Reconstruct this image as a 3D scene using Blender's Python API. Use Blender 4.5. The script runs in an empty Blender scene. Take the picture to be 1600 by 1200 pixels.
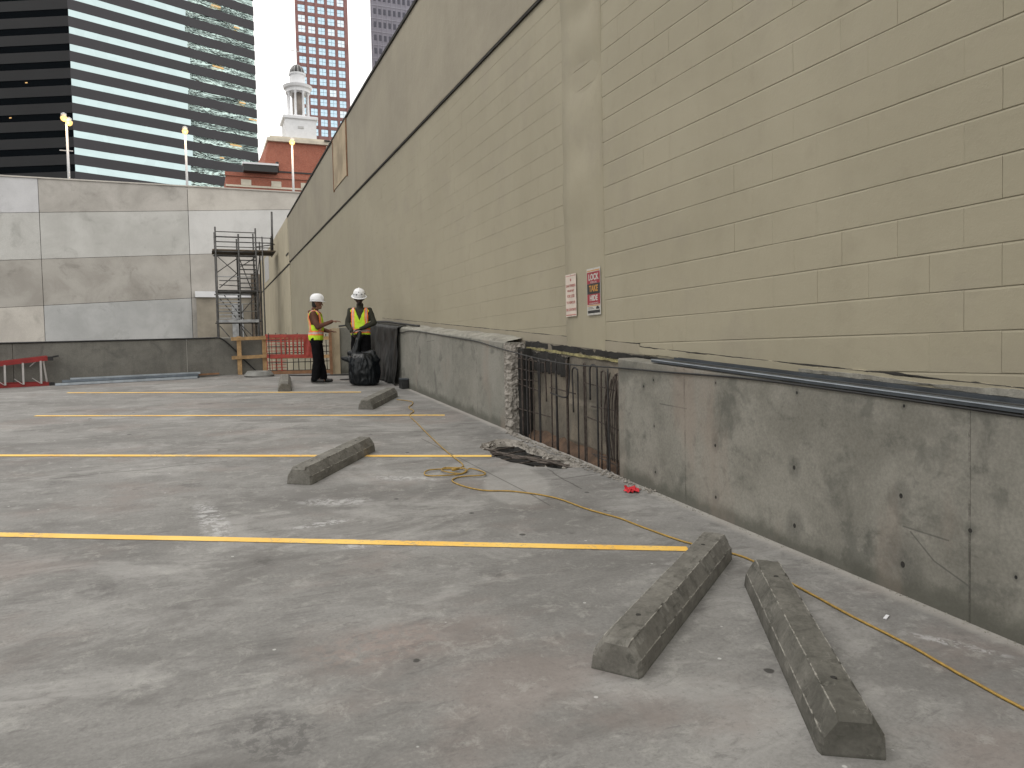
import bpy, bmesh, math, random
from mathutils import Vector, Matrix, noise
from mathutils.geometry import tessellate_polygon
random.seed(7)
S = bpy.context.scene
COL = S.collection
SL = 0.0717                      # the deck is a ramp that rises along +Y
TILT = math.atan(SL)

# ---------------------------------------------------------------- camera, sky, sun, exposure
cam_d = bpy.data.cameras.new('camera')
cam = bpy.data.objects.new('camera', cam_d)
COL.objects.link(cam)
cam_d.sensor_width = 36.0
cam_d.lens = 27.0
cam_d.clip_start = 0.05
cam_d.clip_end = 4000
yaw, pitch, roll = math.radians(22.23), math.atan(50 / 1200), 0.022
fw = Vector((math.sin(yaw) * math.cos(pitch), math.cos(yaw) * math.cos(pitch), -math.sin(pitch)))
rt = Vector((math.cos(yaw), -math.sin(yaw), 0))
up = rt.cross(fw)
r2 = rt * math.cos(roll) - up * math.sin(roll)
u2 = up * math.cos(roll) + rt * math.sin(roll)
cam.matrix_world = Matrix(((r2.x, u2.x, -fw.x, 0), (r2.y, u2.y, -fw.y, 0), (r2.z, u2.z, -fw.z, 1.65), (0, 0, 0, 1)))
S.camera = cam

W = bpy.data.worlds.new("World")
S.world = W
W.use_nodes = True
wn, wl = W.node_tree.nodes, W.node_tree.links
wn.clear()
SUN_EL, SUN_AZ = math.radians(48), math.radians(-70)     # azimuth from +Y, clockwise
sky = wn.new('ShaderNodeTexSky')
sky.sky_type = 'NISHITA'
sky.sun_disc = False
sky.sun_elevation = SUN_EL
sky.sun_rotation = SUN_AZ
mixn = wn.new('ShaderNodeMix'); mixn.data_type = 'RGBA'
mixn.inputs[0].default_value = 0.86
mixn.inputs[7].default_value = (10.1, 9.75, 9.2, 1)          # the bright overcast veil
bg = wn.new('ShaderNodeBackground'); bg.inputs[1].default_value = 0.12
wo = wn.new('ShaderNodeOutputWorld')
wl.new(sky.outputs[0], mixn.inputs[6]); wl.new(mixn.outputs[2], bg.inputs[0]); wl.new(bg.outputs[0], wo.inputs[0])

sd = bpy.data.lights.new('sun', 'SUN')
sd.energy = 1.0; sd.angle = math.radians(26); sd.color = (1, 0.96, 0.9)
sun = bpy.data.objects.new('sun', sd); COL.objects.link(sun)
dirv = Vector((math.sin(SUN_AZ) * math.cos(SUN_EL), math.cos(SUN_AZ) * math.cos(SUN_EL), math.sin(SUN_EL)))
sun.rotation_euler = dirv.to_track_quat('Z', 'Y').to_euler()
S.view_settings.view_transform = 'Standard'
S.view_settings.look = 'None'
S.view_settings.gamma = 1
S.view_settings.use_curve_mapping = False
S.view_settings.exposure = 0.6

# ---------------------------------------------------------------- mesh helpers
class MB:
    def __init__(s): s.v = []; s.f = []; s.m = []
    def add(s, vs, fs, mi=0):
        o = len(s.v); s.v += [Vector(p) for p in vs]
        s.f += [tuple(i + o for i in f) for f in fs]; s.m += [mi] * len(fs)
        return s
    def box(s, a, b, mi=0):
        x0, y0, z0 = a; x1, y1, z1 = b
        return s.add([(x0,y0,z0),(x1,y0,z0),(x1,y1,z0),(x0,y1,z0),(x0,y0,z1),(x1,y0,z1),(x1,y1,z1),(x0,y1,z1)],
                     [(0,3,2,1),(4,5,6,7),(0,1,5,4),(1,2,6,5),(2,3,7,6),(3,0,4,7)], mi)
    def beam(s, p, q, w, h, upv=(0,0,1), mi=0):
        p, q = Vector(p), Vector(q); d = (q - p).normalized(); u = Vector(upv)
        sd_ = d.cross(u)
        if sd_.length < 1e-4: sd_ = d.cross(Vector((1,0,0)))
        sd_.normalize(); u = sd_.cross(d).normalized()
        vs = []
        for c in (p, q):
            for a, b in ((-1,-1),(1,-1),(1,1),(-1,1)): vs.append(c + sd_ * (a * w / 2) + u * (b * h / 2))
        return s.add(vs, [(0,1,2,3),(7,6,5,4),(0,4,5,1),(1,5,6,2),(2,6,7,3),(3,7,4,0)], mi)
    def tube(s, pts, r, n=8, mi=0):
        pts = [Vector(p) for p in pts]; vs = []; fs = []
        prev = None
        for i, p in enumerate(pts):
            d = (pts[min(i+1, len(pts)-1)] - pts[max(i-1, 0)]).normalized()
            if prev is None:
                a = d.orthogonal().normalized()
            else:
                a = (prev - d * prev.dot(d))
                a = a.normalized() if a.length > 1e-5 else d.orthogonal().normalized()
            prev = a; b = d.cross(a); rr = r[i] if isinstance(r, (list, tuple)) else r
            for k in range(n):
                t = 2 * math.pi * k / n
                vs.append(p + (a * math.cos(t) + b * math.sin(t)) * rr)
        for i in range(len(pts) - 1):
            for k in range(n):
                k2 = (k + 1) % n
                fs.append((i*n+k, i*n+k2, (i+1)*n+k2, (i+1)*n+k))
        fs.append(tuple(range(n-1, -1, -1))); o = (len(pts)-1) * n; fs.append(tuple(range(o, o+n)))
        return s.add(vs, fs, mi)
    def lathe(s, prof, c=(0,0,0), n=20, mi=0, sx=1, sy=1):
        vs = []; fs = []; c = Vector(c)
        for r, z in prof:
            for k in range(n):
                t = 2*math.pi*k/n; vs.append(c + Vector((r*math.cos(t)*sx, r*math.sin(t)*sy, z)))
        for i in range(len(prof)-1):
            for k in range(n):
                k2 = (k+1) % n; fs.append((i*n+k, i*n+k2, (i+1)*n+k2, (i+1)*n+k))
        fs.append(tuple(range(n-1, -1, -1))); o = (len(prof)-1)*n; fs.append(tuple(range(o, o+n)))
        return s.add(vs, fs, mi)
    def loft(s, rings, n=16, mi=0):            # (centre, rx, ry), rings lie flat
        vs = []; fs = []
        for c, rx, ry in rings:
            for k in range(n):
                t = 2*math.pi*k/n; vs.append(Vector(c) + Vector((rx*math.cos(t), ry*math.sin(t), 0)))
        for i in range(len(rings)-1):
            for k in range(n):
                k2 = (k+1) % n; fs.append((i*n+k, i*n+k2, (i+1)*n+k2, (i+1)*n+k))
        fs.append(tuple(range(n-1, -1, -1))); o = (len(rings)-1)*n; fs.append(tuple(range(o, o+n)))
        return s.add(vs, fs, mi)
    def cap(s, p, q, r1, r2, n=12):            # tapered capsule
        p, q = Vector(p), Vector(q); d = q - p
        L = d.length; d = d.normalized() if L > 1e-6 else Vector((0,0,1))
        pts = []; rr = []
        for a in (-80, -50, -20): pts.append(p + d * r1 * math.sin(math.radians(a))); rr.append(r1 * math.cos(math.radians(a)))
        for a in (20, 50, 80): pts.append(q + d * r2 * math.sin(math.radians(a))); rr.append(r2 * math.cos(math.radians(a)))
        return s.tube(pts, rr, n)
    def mesh(s, name, mats, origin=None, smooth=False):
        me = bpy.data.meshes.new(name)
        o = Vector(origin) if origin is not None else Vector((0,0,0))
        me.from_pydata([tuple(p - o) for p in s.v], [], s.f)
        for m in (mats if isinstance(mats, (list, tuple)) else [mats]): me.materials.append(m)
        if any(s.m): me.polygons.foreach_set('material_index', s.m)
        if smooth: me.polygons.foreach_set('use_smooth', [True] * len(me.polygons))
        me.update()
        return me

def tag(o, label=None, cat=None, group=None, kind=None):
    if label: o['label'] = label
    if cat: o['category'] = cat
    if group: o['group'] = group
    if kind: o['kind'] = kind
    return o
def thing(name, label, cat, loc=(0,0,0), rot=None, group=None):
    o = bpy.data.objects.new(name, None); COL.objects.link(o); o.empty_display_size = 0.2
    if rot is not None:
        o.rotation_euler = rot.to_euler() if hasattr(rot, 'to_euler') else rot
    o.location = loc
    return tag(o, label, cat, group)
def part(name, mb, mat, parent=None, smooth=False, label=None, kind=None, local=False, bevel=0):
    """mesh given in world coordinates (parent unrotated) or, with local=True, in the parent's own frame"""
    org = None if (parent is None or local) else abs_loc(parent)
    me = mb if isinstance(mb, bpy.types.Mesh) else mb.mesh(name, mat, org, smooth)
    o = bpy.data.objects.new(name, me); COL.objects.link(o)
    if parent is not None: o.parent = parent
    if label: o['label'] = label
    if kind: o['kind'] = kind
    if bevel:
        b = o.modifiers.new('bevel', 'BEVEL'); b.width = bevel; b.segments = 2; b.limit_method = 'ANGLE'
    return o
def abs_loc(o):
    v = Vector((0,0,0))
    while o is not None: v += o.location; o = o.parent
    return v
def inst(name, me, parent, loc, rot=(0,0,0), scale=None):
    o = bpy.data.objects.new(name, me); COL.objects.link(o); o.parent = parent
    o.location = loc; o.rotation_euler = rot
    if scale: o.scale = scale
    return o
def D(x, y, h=0.0): return Vector((x, y, SL * y + h))
def deck_rot(a): return Matrix.Rotation(TILT, 3, 'X') @ Matrix.Rotation(a, 3, 'Z')
def nz(x, y, z=0.0, sc=1.0): return noise.noise(Vector((x*sc, y*sc, z*sc)))
def catmull(P, n=6):
    P = [Vector(p) for p in P]; out = []
    for i in range(len(P)-1):
        a, b, c, d = P[max(i-1,0)], P[i], P[i+1], P[min(i+2, len(P)-1)]
        for k in range(n):
            t = k/n
            out.append(0.5*((2*b) + (c-a)*t + (2*a-5*b+4*c-d)*t*t + (3*b-a-3*c+d)*t**3))
    out.append(P[-1]); return out

# ---------------------------------------------------------------- material helpers
class NT:
    def __init__(s, name):
        s.mat = bpy.data.materials.new(name); s.mat.use_nodes = True
        s.n = s.mat.node_tree.nodes; s.l = s.mat.node_tree.links
        s.b = s.n['Principled BSDF']
    def node(s, t, **k):
        x = s.n.new(t)
        for a, b in k.items(): setattr(x, a, b)
        return x
    def put(s, sock, val):
        if hasattr(val, 'is_output') or isinstance(val, bpy.types.NodeSocket): s.l.new(val, sock)
        else: sock.default_value = val
    def math(s, op, a, b=0.0, clamp=False):
        x = s.node('ShaderNodeMath', operation=op); x.use_clamp = clamp
        s.put(x.inputs[0], a); s.put(x.inputs[1], b); return x.outputs[0]
    def pos(s, world=True):
        if world: return s.node('ShaderNodeNewGeometry').outputs['Position']
        t = s.node('ShaderNodeTexCoord').outputs['Object']
        i = s.node('ShaderNodeObjectInfo').outputs['Random']
        m = s.math('MULTIPLY', i, 37.0)
        v = s.node('ShaderNodeVectorMath', operation='ADD'); s.l.new(t, v.inputs[0])
        c = s.node('ShaderNodeCombineXYZ'); s.l.new(m, c.inputs[0]); s.l.new(m, c.inputs[1]); s.l.new(c.outputs[0], v.inputs[1])
        return v.outputs[0]
    def mapping(s, vec, loc=(0,0,0), rot=(0,0,0), sc=(1,1,1), typ='POINT'):
        m = s.node('ShaderNodeMapping', vector_type=typ); s.l.new(vec, m.inputs[0])
        m.inputs[1].default_value = loc; m.inputs[2].default_value = rot; m.inputs[3].default_value = sc
        return m.outputs[0]
    def noise(s, vec, scale, detail=5, rough=0.55, dist=0.0):
        x = s.node('ShaderNodeTexNoise'); s.l.new(vec, x.inputs['Vector'])
        x.inputs['Scale'].default_value = scale; x.inputs['Detail'].default_value = detail
        x.inputs['Roughness'].default_value = rough; x.inputs['Distortion'].default_value = dist
        return x.outputs['Fac']
    def ramp(s, fac, a, b, lo=0.0, hi=1.0):
        x = s.node('ShaderNodeMapRange'); x.clamp = True; x.interpolation_type = 'SMOOTHSTEP'
        s.l.new(fac, x.inputs[0]); x.inputs[1].default_value = a; x.inputs[2].default_value = b
        x.inputs[3].default_value = lo; x.inputs[4].default_value = hi
        return x.outputs[0]
    def mix(s, fac, a, b, mode='MIX'):
        x = s.node('ShaderNodeMix', data_type='RGBA', blend_type=mode)
        s.put(x.inputs[0], fac)
        s.put(x.inputs[6], (*a, 1) if isinstance(a, tuple) and len(a) == 3 else a)
        s.put(x.inputs[7], (*b, 1) if isinstance(b, tuple) and len(b) == 3 else b)
        return x.outputs[2]
    def local2(s, vec, cx, cy, ang, ax='xy'):
        """u, v about a centre in the plane ax, rotated by ang"""
        sp = s.node('ShaderNodeSeparateXYZ'); s.l.new(vec, sp.inputs[0])
        i, j = {'xy': (0,1), 'yz': (1,2), 'xz': (0,2)}[ax]
        dx = s.math('SUBTRACT', sp.outputs[i], cx); dy = s.math('SUBTRACT', sp.outputs[j], cy)
        c, n_ = math.cos(ang), math.sin(ang)
        u = s.math('ADD', s.math('MULTIPLY', dx, c), s.math('MULTIPLY', dy, n_))
        v = s.math('ADD', s.math('MULTIPLY', dx, -n_), s.math('MULTIPLY', dy, c))
        return u, v
    def spot(s, vec, cx, cy, rx, ry, ang=0, ax='xy', soft=0.6):
        u, v = s.local2(vec, cx, cy, ang, ax)
        u = s.math('POWER', s.math('ABSOLUTE', s.math('DIVIDE', u, rx)), 2)
        v = s.math('POWER', s.math('ABSOLUTE', s.math('DIVIDE', v, ry)), 2)
        return s.ramp(s.math('ADD', u, v), 1.0, 1.0 - soft, 0, 1)
    def seg(s, vec, ax_, ay, bx, by, w, ax='xy'):
        L = math.hypot(bx-ax_, by-ay)/2
        u, v = s.local2(vec, (ax_+bx)/2, (ay+by)/2, math.atan2(by-ay, bx-ax_), ax)
        a = s.math('LESS_THAN', s.math('ABSOLUTE', u), L)
        return s.math('MULTIPLY', a, s.ramp(s.math('ABSOLUTE', v), w, w*0.3, 0, 1))
    def bump(s, h, strength=0.3, dist=0.01):
        x = s.node('ShaderNodeBump'); x.inputs['Strength'].default_value = strength; x.inputs['Distance'].default_value = dist
        s.l.new(h, x.inputs['Height'])
        prev = s.b.inputs['Normal'].links
        if prev: s.l.new(prev[0].from_socket, x.inputs['Normal'])
        s.l.new(x.outputs[0], s.b.inputs['Normal']); return x
    def col(s, c): s.put(s.b.inputs['Base Color'], (*c, 1) if isinstance(c, tuple) and len(c) == 3 else c)
    def rough(s, r): s.put(s.b.inputs['Roughness'], r)

def simple(name, c, rough=0.6, metal=0.0, var=0.25, scale=6, bump=0.0, bscale=80, emit=None, world=False):
    t = NT(name); p = t.pos(world)
    f = t.ramp(t.noise(p, scale, 6, 0.6), 0.3, 0.7)
    t.col(t.mix(f, tuple(x*(1-var) for x in c), tuple(min(1, x*(1+var*0.6)) for x in c)))
    t.rough(rough); t.b.inputs['Metallic'].default_value = metal
    if bump: t.bump(t.noise(p, bscale, 4), bump, 0.01)
    if emit:
        t.b.inputs['Emission Color'].default_value = (*emit[:3], 1); t.b.inputs['Emission Strength'].default_value = emit[3]
    return t.mat

def concrete(name, a, b, stain=(0.06,0.06,0.055), world=True, sc=1.2, stretch=(1,1,1), stain_amt=0.5, bump=0.35, rough=0.9, extra=None, streak=0.0):
    t = NT(name); p = t.pos(world)
    q = t.mapping(p, sc=stretch)
    c = t.mix(t.ramp(t.noise(q, sc, 7, 0.62, 0.4), 0.32, 0.68), a, b)
    st = t.ramp(t.noise(t.mapping(p, (3.1, 7.7, 1.3), sc=stretch), sc*1.9, 9, 0.68, 0.6), 0.53, 0.76)
    c = t.mix(t.math('MULTIPLY', st, stain_amt), c, stain)
    if streak:                                   # rain runs down the face
        sv = t.mapping(p, sc=(5, 5, 0.35))
        c = t.mix(t.math('MULTIPLY', t.ramp(t.noise(sv, 1.6, 5, 0.6), 0.5, 0.72), streak), c, stain)
    fine = t.ramp(t.noise(p, 55, 6, 0.7), 0.25, 0.75, 0.82, 1.12)
    fm = t.node('ShaderNodeMix', data_type='RGBA', blend_type='MULTIPLY'); fm.inputs[0].default_value = 1
    cc = t.node('ShaderNodeCombineXYZ')
    for i in range(3): t.l.new(fine, cc.inputs[i])
    t.l.new(c, fm.inputs[6]); t.l.new(cc.outputs[0], fm.inputs[7]); c = fm.outputs[2]
    if extra: c = extra(t, p, c)
    t.col(c); t.rough(rough)
    t.bump(t.noise(p, 14, 8, 0.7), bump, 0.012)
    t.bump(t.noise(p, 160, 4, 0.7), bump*0.6, 0.003)
    return t.mat

# ---------------------------------------------------------------- materials
def deck_extra(t, p, c):
    # broad blotches and drag streaks
    q = t.mapping(p, rot=(0, 0, math.radians(-35)), sc=(0.8, 1.5, 1))
    c = t.mix(t.math('MULTIPLY', t.ramp(t.noise(q, 0.9, 10, 0.70, 0.7), 0.48, 0.64), 0.52), c, (0.112, 0.106, 0.099))
    q2 = t.mapping(p, (9, 4, 0), rot=(0, 0, math.radians(-25)), sc=(0.8, 1.3, 1))
    c = t.mix(t.math('MULTIPLY', t.ramp(t.noise(q2, 1.0, 10, 0.70, 0.8), 0.50, 0.64), 0.62), c, (0.325, 0.318, 0.305))
    q3 = t.mapping(p, (2, 14, 0), sc=(0.9, 1.3, 1))
    c = t.mix(t.math('MULTIPLY', t.ramp(t.noise(q3, 0.8, 9, 0.62), 0.5, 0.66), 0.5), c, (0.215, 0.178, 0.160))
    q4 = t.mapping(p, (21, 3, 0), rot=(0, 0, math.radians(-35)), sc=(1, 2.2, 1))
    c = t.mix(t.math('MULTIPLY', t.ramp(t.noise(q4, 3.4, 10, 0.78, 0.8), 0.52, 0.66), 0.48), c, (0.095, 0.09, 0.085))
    c = t.mix(t.math('MULTIPLY', t.ramp(t.noise(t.mapping(p, (1, 31, 0)), 6.0, 10, 0.8, 0.4), 0.52, 0.64), 0.42), c, (0.37, 0.365, 0.34))
    c = t.mix(t.math('MULTIPLY', t.ramp(t.noise(p, 30, 8, 0.85), 0.52, 0.66), 0.5), c, (0.10, 0.095, 0.09))
    n = t.ramp(t.noise(p, 16, 8, 0.75, 0.5), 0.46, 0.56)
    for (x, y, rx, ry, a, s_) in ((0.06, 6.15, .13, .75, .12, .6), (1.0, 6.35, .4, .16, -.3, .45), (1.75, 6.95, .42, .12, -.5, .55), (0.82, 5.75, .3, .08, .2, .6),
                                  (1.02, 5.15, .22, .09, 0, .75), (1.15, 7.6, .3, .1, .2, .4), (3.35, 2.6, .3, .05, -1.0, .5)):
        c = t.mix(t.math('MULTIPLY', t.math('MULTIPLY', t.spot(p, x, y, rx, ry, a, soft=0.9), n), s_), c, (0.52, 0.52, 0.52))
    # faint tyre tracks swinging through the bays, oil drips inside them
    u, v = t.local2(p, -0.2, 4.6, math.radians(62))
    for off in (-0.8, 0.75, 2.6):
        vv = t.math('ABSOLUTE', t.math('SUBTRACT', t.math('ADD', v, t.math('MULTIPLY', t.math('MULTIPLY', u, u), 0.035)), off))
        tr = t.math('MULTIPLY', t.ramp(vv, 0.13, 0.05), t.ramp(t.noise(t.mapping(p, rot=(0, 0, math.radians(-62)), sc=(.5, 5, 1)), 3.0, 7, .75), .47, .62))
        c = t.mix(t.math('MULTIPLY', tr, 0.38), c, (0.085, 0.08, 0.077))
    for (x, y, r_) in ((-.55, 4.9, .16), (.35, 5.05, .10), (-.1, 7.4, .14), (1.6, 4.3, .09), (-1.2, 7.9, .12), (1.2, 10.1, .15), (.1, 13.1, .16), (2.4, 4.9, .07)):
        c = t.mix(t.math('MULTIPLY', t.math('MULTIPLY', t.spot(p, x, y, r_, r_*1.3, .4, soft=.95), t.ramp(t.noise(p, 9, 7, .75), .4, .6)), 0.6), c, (0.07, 0.066, 0.062))
    # pinkish worn patch
    c = t.mix(t.math('MULTIPLY', t.math('MULTIPLY', t.spot(p, 0.75, 3.62, .42, .25, .2, soft=0.9), n), 0.3), c, (0.30, 0.22, 0.19))
    # tyre scuff
    c = t.mix(t.math('MULTIPLY', t.math('MULTIPLY', t.spot(p, 0.22, 3.0, .2, .26, .6, soft=0.7), n), 0.55), c, (0.07, 0.067, 0.065))
    # cleaner pale square by the hole
    c = t.mix(t.math('MULTIPLY', t.spot(p, 2.62, 6.35, .32, .75, -.35, soft=0.35), 0.3), c, (0.42, 0.41, 0.39))
    # dark pits, pale grit
    v = t.node('ShaderNodeTexVoronoi'); t.l.new(p, v.inputs['Vector']); v.inputs['Scale'].default_value = 1.7
    dd = t.math('ADD', v.outputs['Distance'], t.math('MULTIPLY', t.noise(p, 30, 3), 0.04))
    c = t.mix(t.math('MULTIPLY', t.ramp(dd, 0.068, 0.052), 0.9), c, (0.035, 0.033, 0.03))
    v = t.node('ShaderNodeTexVoronoi'); t.l.new(t.mapping(p, (5, 3, 0)), v.inputs['Vector']); v.inputs['Scale'].default_value = 4.3
    c = t.mix(t.math('MULTIPLY', t.ramp(v.outputs['Distance'], 0.05, 0.03), 0.6), c, (0.6, 0.6, 0.58))
    # cracks and saw cuts
    wob = t.node('ShaderNodeVectorMath', operation='ADD'); t.l.new(p, wob.inputs[0])
    nn = t.node('ShaderNodeTexNoise'); nn.inputs['Scale'].default_value = 3.0; nn.inputs['Detail'].default_value = 6; t.l.new(p, nn.inputs['Vector'])
    sb = t.node('ShaderNodeVectorMath', operation='SUBTRACT'); t.l.new(nn.outputs['Color'], sb.inputs[0]); sb.inputs[1].default_value = (.5,.5,.5)
    ms = t.node('ShaderNodeVectorMath', operation='SCALE'); t.l.new(sb.outputs[0], ms.inputs[0]); ms.inputs['Scale'].default_value = 0.12
    t.l.new(ms.outputs[0], wob.inputs[1]); pw = wob.outputs[0]
    for a in ((2.45, 8.9, 2.60, 6.0), (2.60, 6.0, 2.6, 5.6)):
        c = t.mix(t.math('MULTIPLY', t.seg(p, *a, 0.012), 0.65), c, (0.06, 0.055, 0.05))
    for a in ((2.55, 9.0, 3.6, 8.9), (3.15, 6.85, 3.1, 6.0), (3.0, 6.4, 3.6, 6.5), (-1.3, 8.1, 0.25, 8.35), (2.7, 10.2, 3.55, 9.7), (2.0, 9.6, 2.7, 9.3)):
        c = t.mix(t.math('MULTIPLY', t.seg(pw, *a, 0.014), 0.7), c, (0.05, 0.045, 0.04))
    # dirt and dust along the foot of the parapet
    u, _ = t.local2(p, 3.65, 0, 0)
    e = t.math('MULTIPLY', t.ramp(t.math('ADD', u, t.math('MULTIPLY', t.noise(p, 5, 6, .7), 0.14)), -0.06, 0.05), 0.6)
    c = t.mix(e, c, (0.40, 0.38, 0.345))
    return c
M = {}
M['deck'] = concrete('deck_concrete', (0.165, 0.161, 0.152), (0.245, 0.240, 0.229), stain=(0.115, 0.110, 0.103), sc=0.9, stretch=(0.8, 1.6, 1), stain_amt=0.6, bump=0.25, rough=0.78, extra=deck_extra)

def par_extra(t, p, c):
    n = t.noise(p, 30, 5, 0.7)
    # dark stains round form tie holes, with the hole itself
    for (y, z, r, k) in ((4.84, .9, .022, 1), (4.84, .5, .022, 1), (4.0, .84, .024, 1.2), (4.0, .45, .026, 1.6), (3.97, 1.34, .018, .6), (3.16, .79, .024, 1.4), (3.15, .4, .03, 2.2),
                         (3.14, 1.3, .016, .6), (2.74, .68, .02, .8), (4.83, 1.38, .016, .6), (5.69, .98, .016, .6), (5.68, .58, .02, 1), (5.69, 1.38, .018, .8), (5.85, 1.32, .02, .8), (2.5, .5, .016, .6), (2.2, .9, .02, 1.2), (1.7, .5, .025, 1.5)):
        c = t.mix(t.math('MULTIPLY', t.math('MULTIPLY', t.spot(p, y, z, r*2.6*k, r*3.4*k, 0, 'yz', 0.95), n), 0.9), c, (0.075, 0.075, 0.065))
        c = t.mix(t.spot(p, y, z, r*0.55, r*0.7, 0, 'yz', 0.5), c, (0.012, 0.011, 0.01))
    for y in (5.23, 2.74, 12.73, 11.31, 10.23, 0.4):
        c = t.mix(t.math('MULTIPLY', t.math('MULTIPLY', t.seg(p, y, -0.5, y + .01, 2.5, 0.010, 'yz'), t.ramp(t.noise(p, 9, 5, .8), .42, .6)), 0.85), c, (0.07, 0.065, 0.055))
    # graffiti-like scrape arcs
    for a in ((3.15, .62, 2.86, .60), (3.1, .60, 2.95, .47), (2.95, .47, 2.75, .39), (12.75, 1.86, 12.3, 1.87), (5.6, 1.18, 5.2, 1.16)):
        c = t.mix(t.math('MULTIPLY', t.seg(p, *a, 0.007, 'yz'), 0.6), c, (0.06, 0.06, 0.055))
    # blotches
    c = t.mix(t.math('MULTIPLY', t.ramp(t.noise(t.mapping(p, (7, 2, 3)), 2.6, 8, .62, .3), .55, .66), 0.6), c, (0.095, 0.096, 0.082))
    c = t.mix(t.math('MULTIPLY', t.ramp(t.noise(t.mapping(p, (1, 9, 3)), 7, 8, .7, .3), .56, .70), 0.45), c, (0.10, 0.10, 0.088))
    c = t.mix(t.math('MULTIPLY', t.ramp(t.noise(t.mapping(p, (4, 9, 8)), 3.1, 8, .7, .3), .55, .70), 0.4), c, (0.31, 0.30, 0.26))
    # green-grey and darker towards the foot: height over the ramp
    sp = t.node('ShaderNodeSeparateXYZ'); t.l.new(p, sp.inputs[0])
    h = t.math('SUBTRACT', sp.outputs[2], t.math('MULTIPLY', sp.outputs[1], SL))
    hh = t.math('ADD', h, t.math('MULTIPLY', t.noise(p, 4, 6, .7), -0.22))
    c = t.mix(t.math('MULTIPLY', t.ramp(hh, 0.05, -0.07), 0.75), c, (0.075, 0.075, 0.06))
    rb = t.ramp(t.noise(t.mapping(p, (4, 1, 8), sc=(1, 1, 0.35)), 1.5, 5, .6), .52, .7)
    c = t.mix(t.math('MULTIPLY', rb, 0.45), c, (0.27, 0.215, 0.175))
    return c
M['parapet'] = concrete('parapet_concrete', (0.180, 0.174, 0.148), (0.270, 0.260, 0.226), stain=(0.085, 0.085, 0.072), sc=1.5, stain_amt=0.85, bump=0.25, extra=par_extra, streak=0.0)
M['par_pale'] = concrete('parapet_middle_concrete', (0.20, 0.197, 0.17), (0.265, 0.257, 0.225), stain=(0.13, 0.13, 0.11), sc=1.3, stain_amt=0.6, bump=0.2, streak=0.12,
    extra=par_extra)
M['par_dark'] = concrete('back_parapet_concrete', (0.125, 0.122, 0.11), (0.19, 0.185, 0.165), stain=(0.08, 0.08, 0.075), sc=1.6, stain_amt=0.7, bump=0.2, streak=0.22)
M['mortar'] = concrete('mortar', (0.22, 0.21, 0.18), (0.34, 0.33, 0.285), stain=(0.12, 0.115, 0.10), sc=4, stain_amt=0.8, bump=0.6)
M['broken'] = concrete('broken_concrete', (0.19, 0.175, 0.15), (0.36, 0.335, 0.30), stain=(0.10, 0.09, 0.08), sc=14, stain_amt=0.8, bump=1.0)
M['behind'] = concrete('patched_wall_face', (0.12, 0.11, 0.09), (0.26, 0.225, 0.175), stain=(0.045, 0.042, 0.038), sc=2.2, stretch=(1, 1, 0.7), stain_amt=0.95, bump=0.5)
M['soil'] = concrete('rusty_soil', (0.075, 0.050, 0.034), (0.15, 0.092, 0.058), stain=(0.07, 0.045, 0.03), sc=5, stain_amt=0.7, bump=0.8)
M['void'] = simple('void_black', (0.018, 0.017, 0.015), 0.9, var=0.5, scale=4, bump=0.5, bscale=20)  # near-black fill for the hole floor and the breach's shadow zone
M['foam'] = simple('old_sealant', (0.30, 0.27, 0.13), 0.9, var=0.5, scale=12, bump=0.8, bscale=40, world=True)

def block_mat(name, a, b, strength=1.0, drips=0.10):
    t = NT(name); p = t.pos(True)
    c = t.mix(t.ramp(t.noise(p, 0.55, 6, 0.6, 0.4), 0.3, 0.7), a, b)
    r = t.node('ShaderNodeObjectInfo').outputs['Random']
    c = t.mix(t.math('MULTIPLY', r, 0.10), c, (b[0]*1.15, b[1]*1.12, b[2]*1.1))
    c = t.mix(t.math('MULTIPLY', t.ramp(t.noise(t.mapping(p, sc=(4, 2.2, 0.22)), 1.2, 6, 0.6), 0.5, 0.75), drips), c, (0.22, 0.195, 0.14))
    c = t.mix(t.math('MULTIPLY', t.ramp(t.noise(p, 3.3, 7, 0.7), 0.54, 0.72), 0.22), c, (0.24, 0.215, 0.155))
    c = t.mix(t.math('MULTIPLY', t.ramp(t.noise(t.mapping(p, (5, 5, 5)), 1.1, 8, 0.7), 0.52, 0.68), 0.3), c, (0.275, 0.245, 0.195))
    c = t.mix(t.math('MULTIPLY', t.ramp(t.noise(t.mapping(p, (8, 1, 5)), 24, 5, 0.7), 0.62, 0.72), 0.3), c, (0.40, 0.37, 0.27))
    t.col(c); t.rough(0.72)
    t.bump(t.noise(p, 6, 5, 0.6), 0.25 * strength, 0.02)
    t.bump(t.noise(p, 70, 6, 0.7), 0.35 * strength, 0.004)
    return t.mat
M['block'] = block_mat('painted_block', (0.312, 0.283, 0.203), (0.352, 0.320, 0.234))
M['plaster'] = block_mat('painted_plaster', (0.275, 0.247, 0.187), (0.335, 0.302, 0.228), 1.4, 0.25)
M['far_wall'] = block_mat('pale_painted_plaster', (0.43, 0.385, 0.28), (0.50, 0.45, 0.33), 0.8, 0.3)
M['ply'] = simple('weathered_plywood', (0.42, 0.34, 0.23), 0.85, var=0.3, scale=1.5, world=True)
M['gap'] = simple('dark_sealant', (0.03, 0.028, 0.024), 0.9, var=0.4)
M['rust'] = simple('rusty_rebar', (0.085, 0.068, 0.058), 0.75, 0.35, var=0.5, scale=25, bump=0.6, bscale=220)
M['rust_lt'] = simple('brown_rebar', (0.12, 0.10, 0.085), 0.8, 0.1, var=0.5, scale=25, bump=0.6, bscale=220)
M['rebar_dark'] = simple('dark_rebar', (0.035, 0.033, 0.033), 0.6, 0.3, var=0.4, scale=25)
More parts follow.
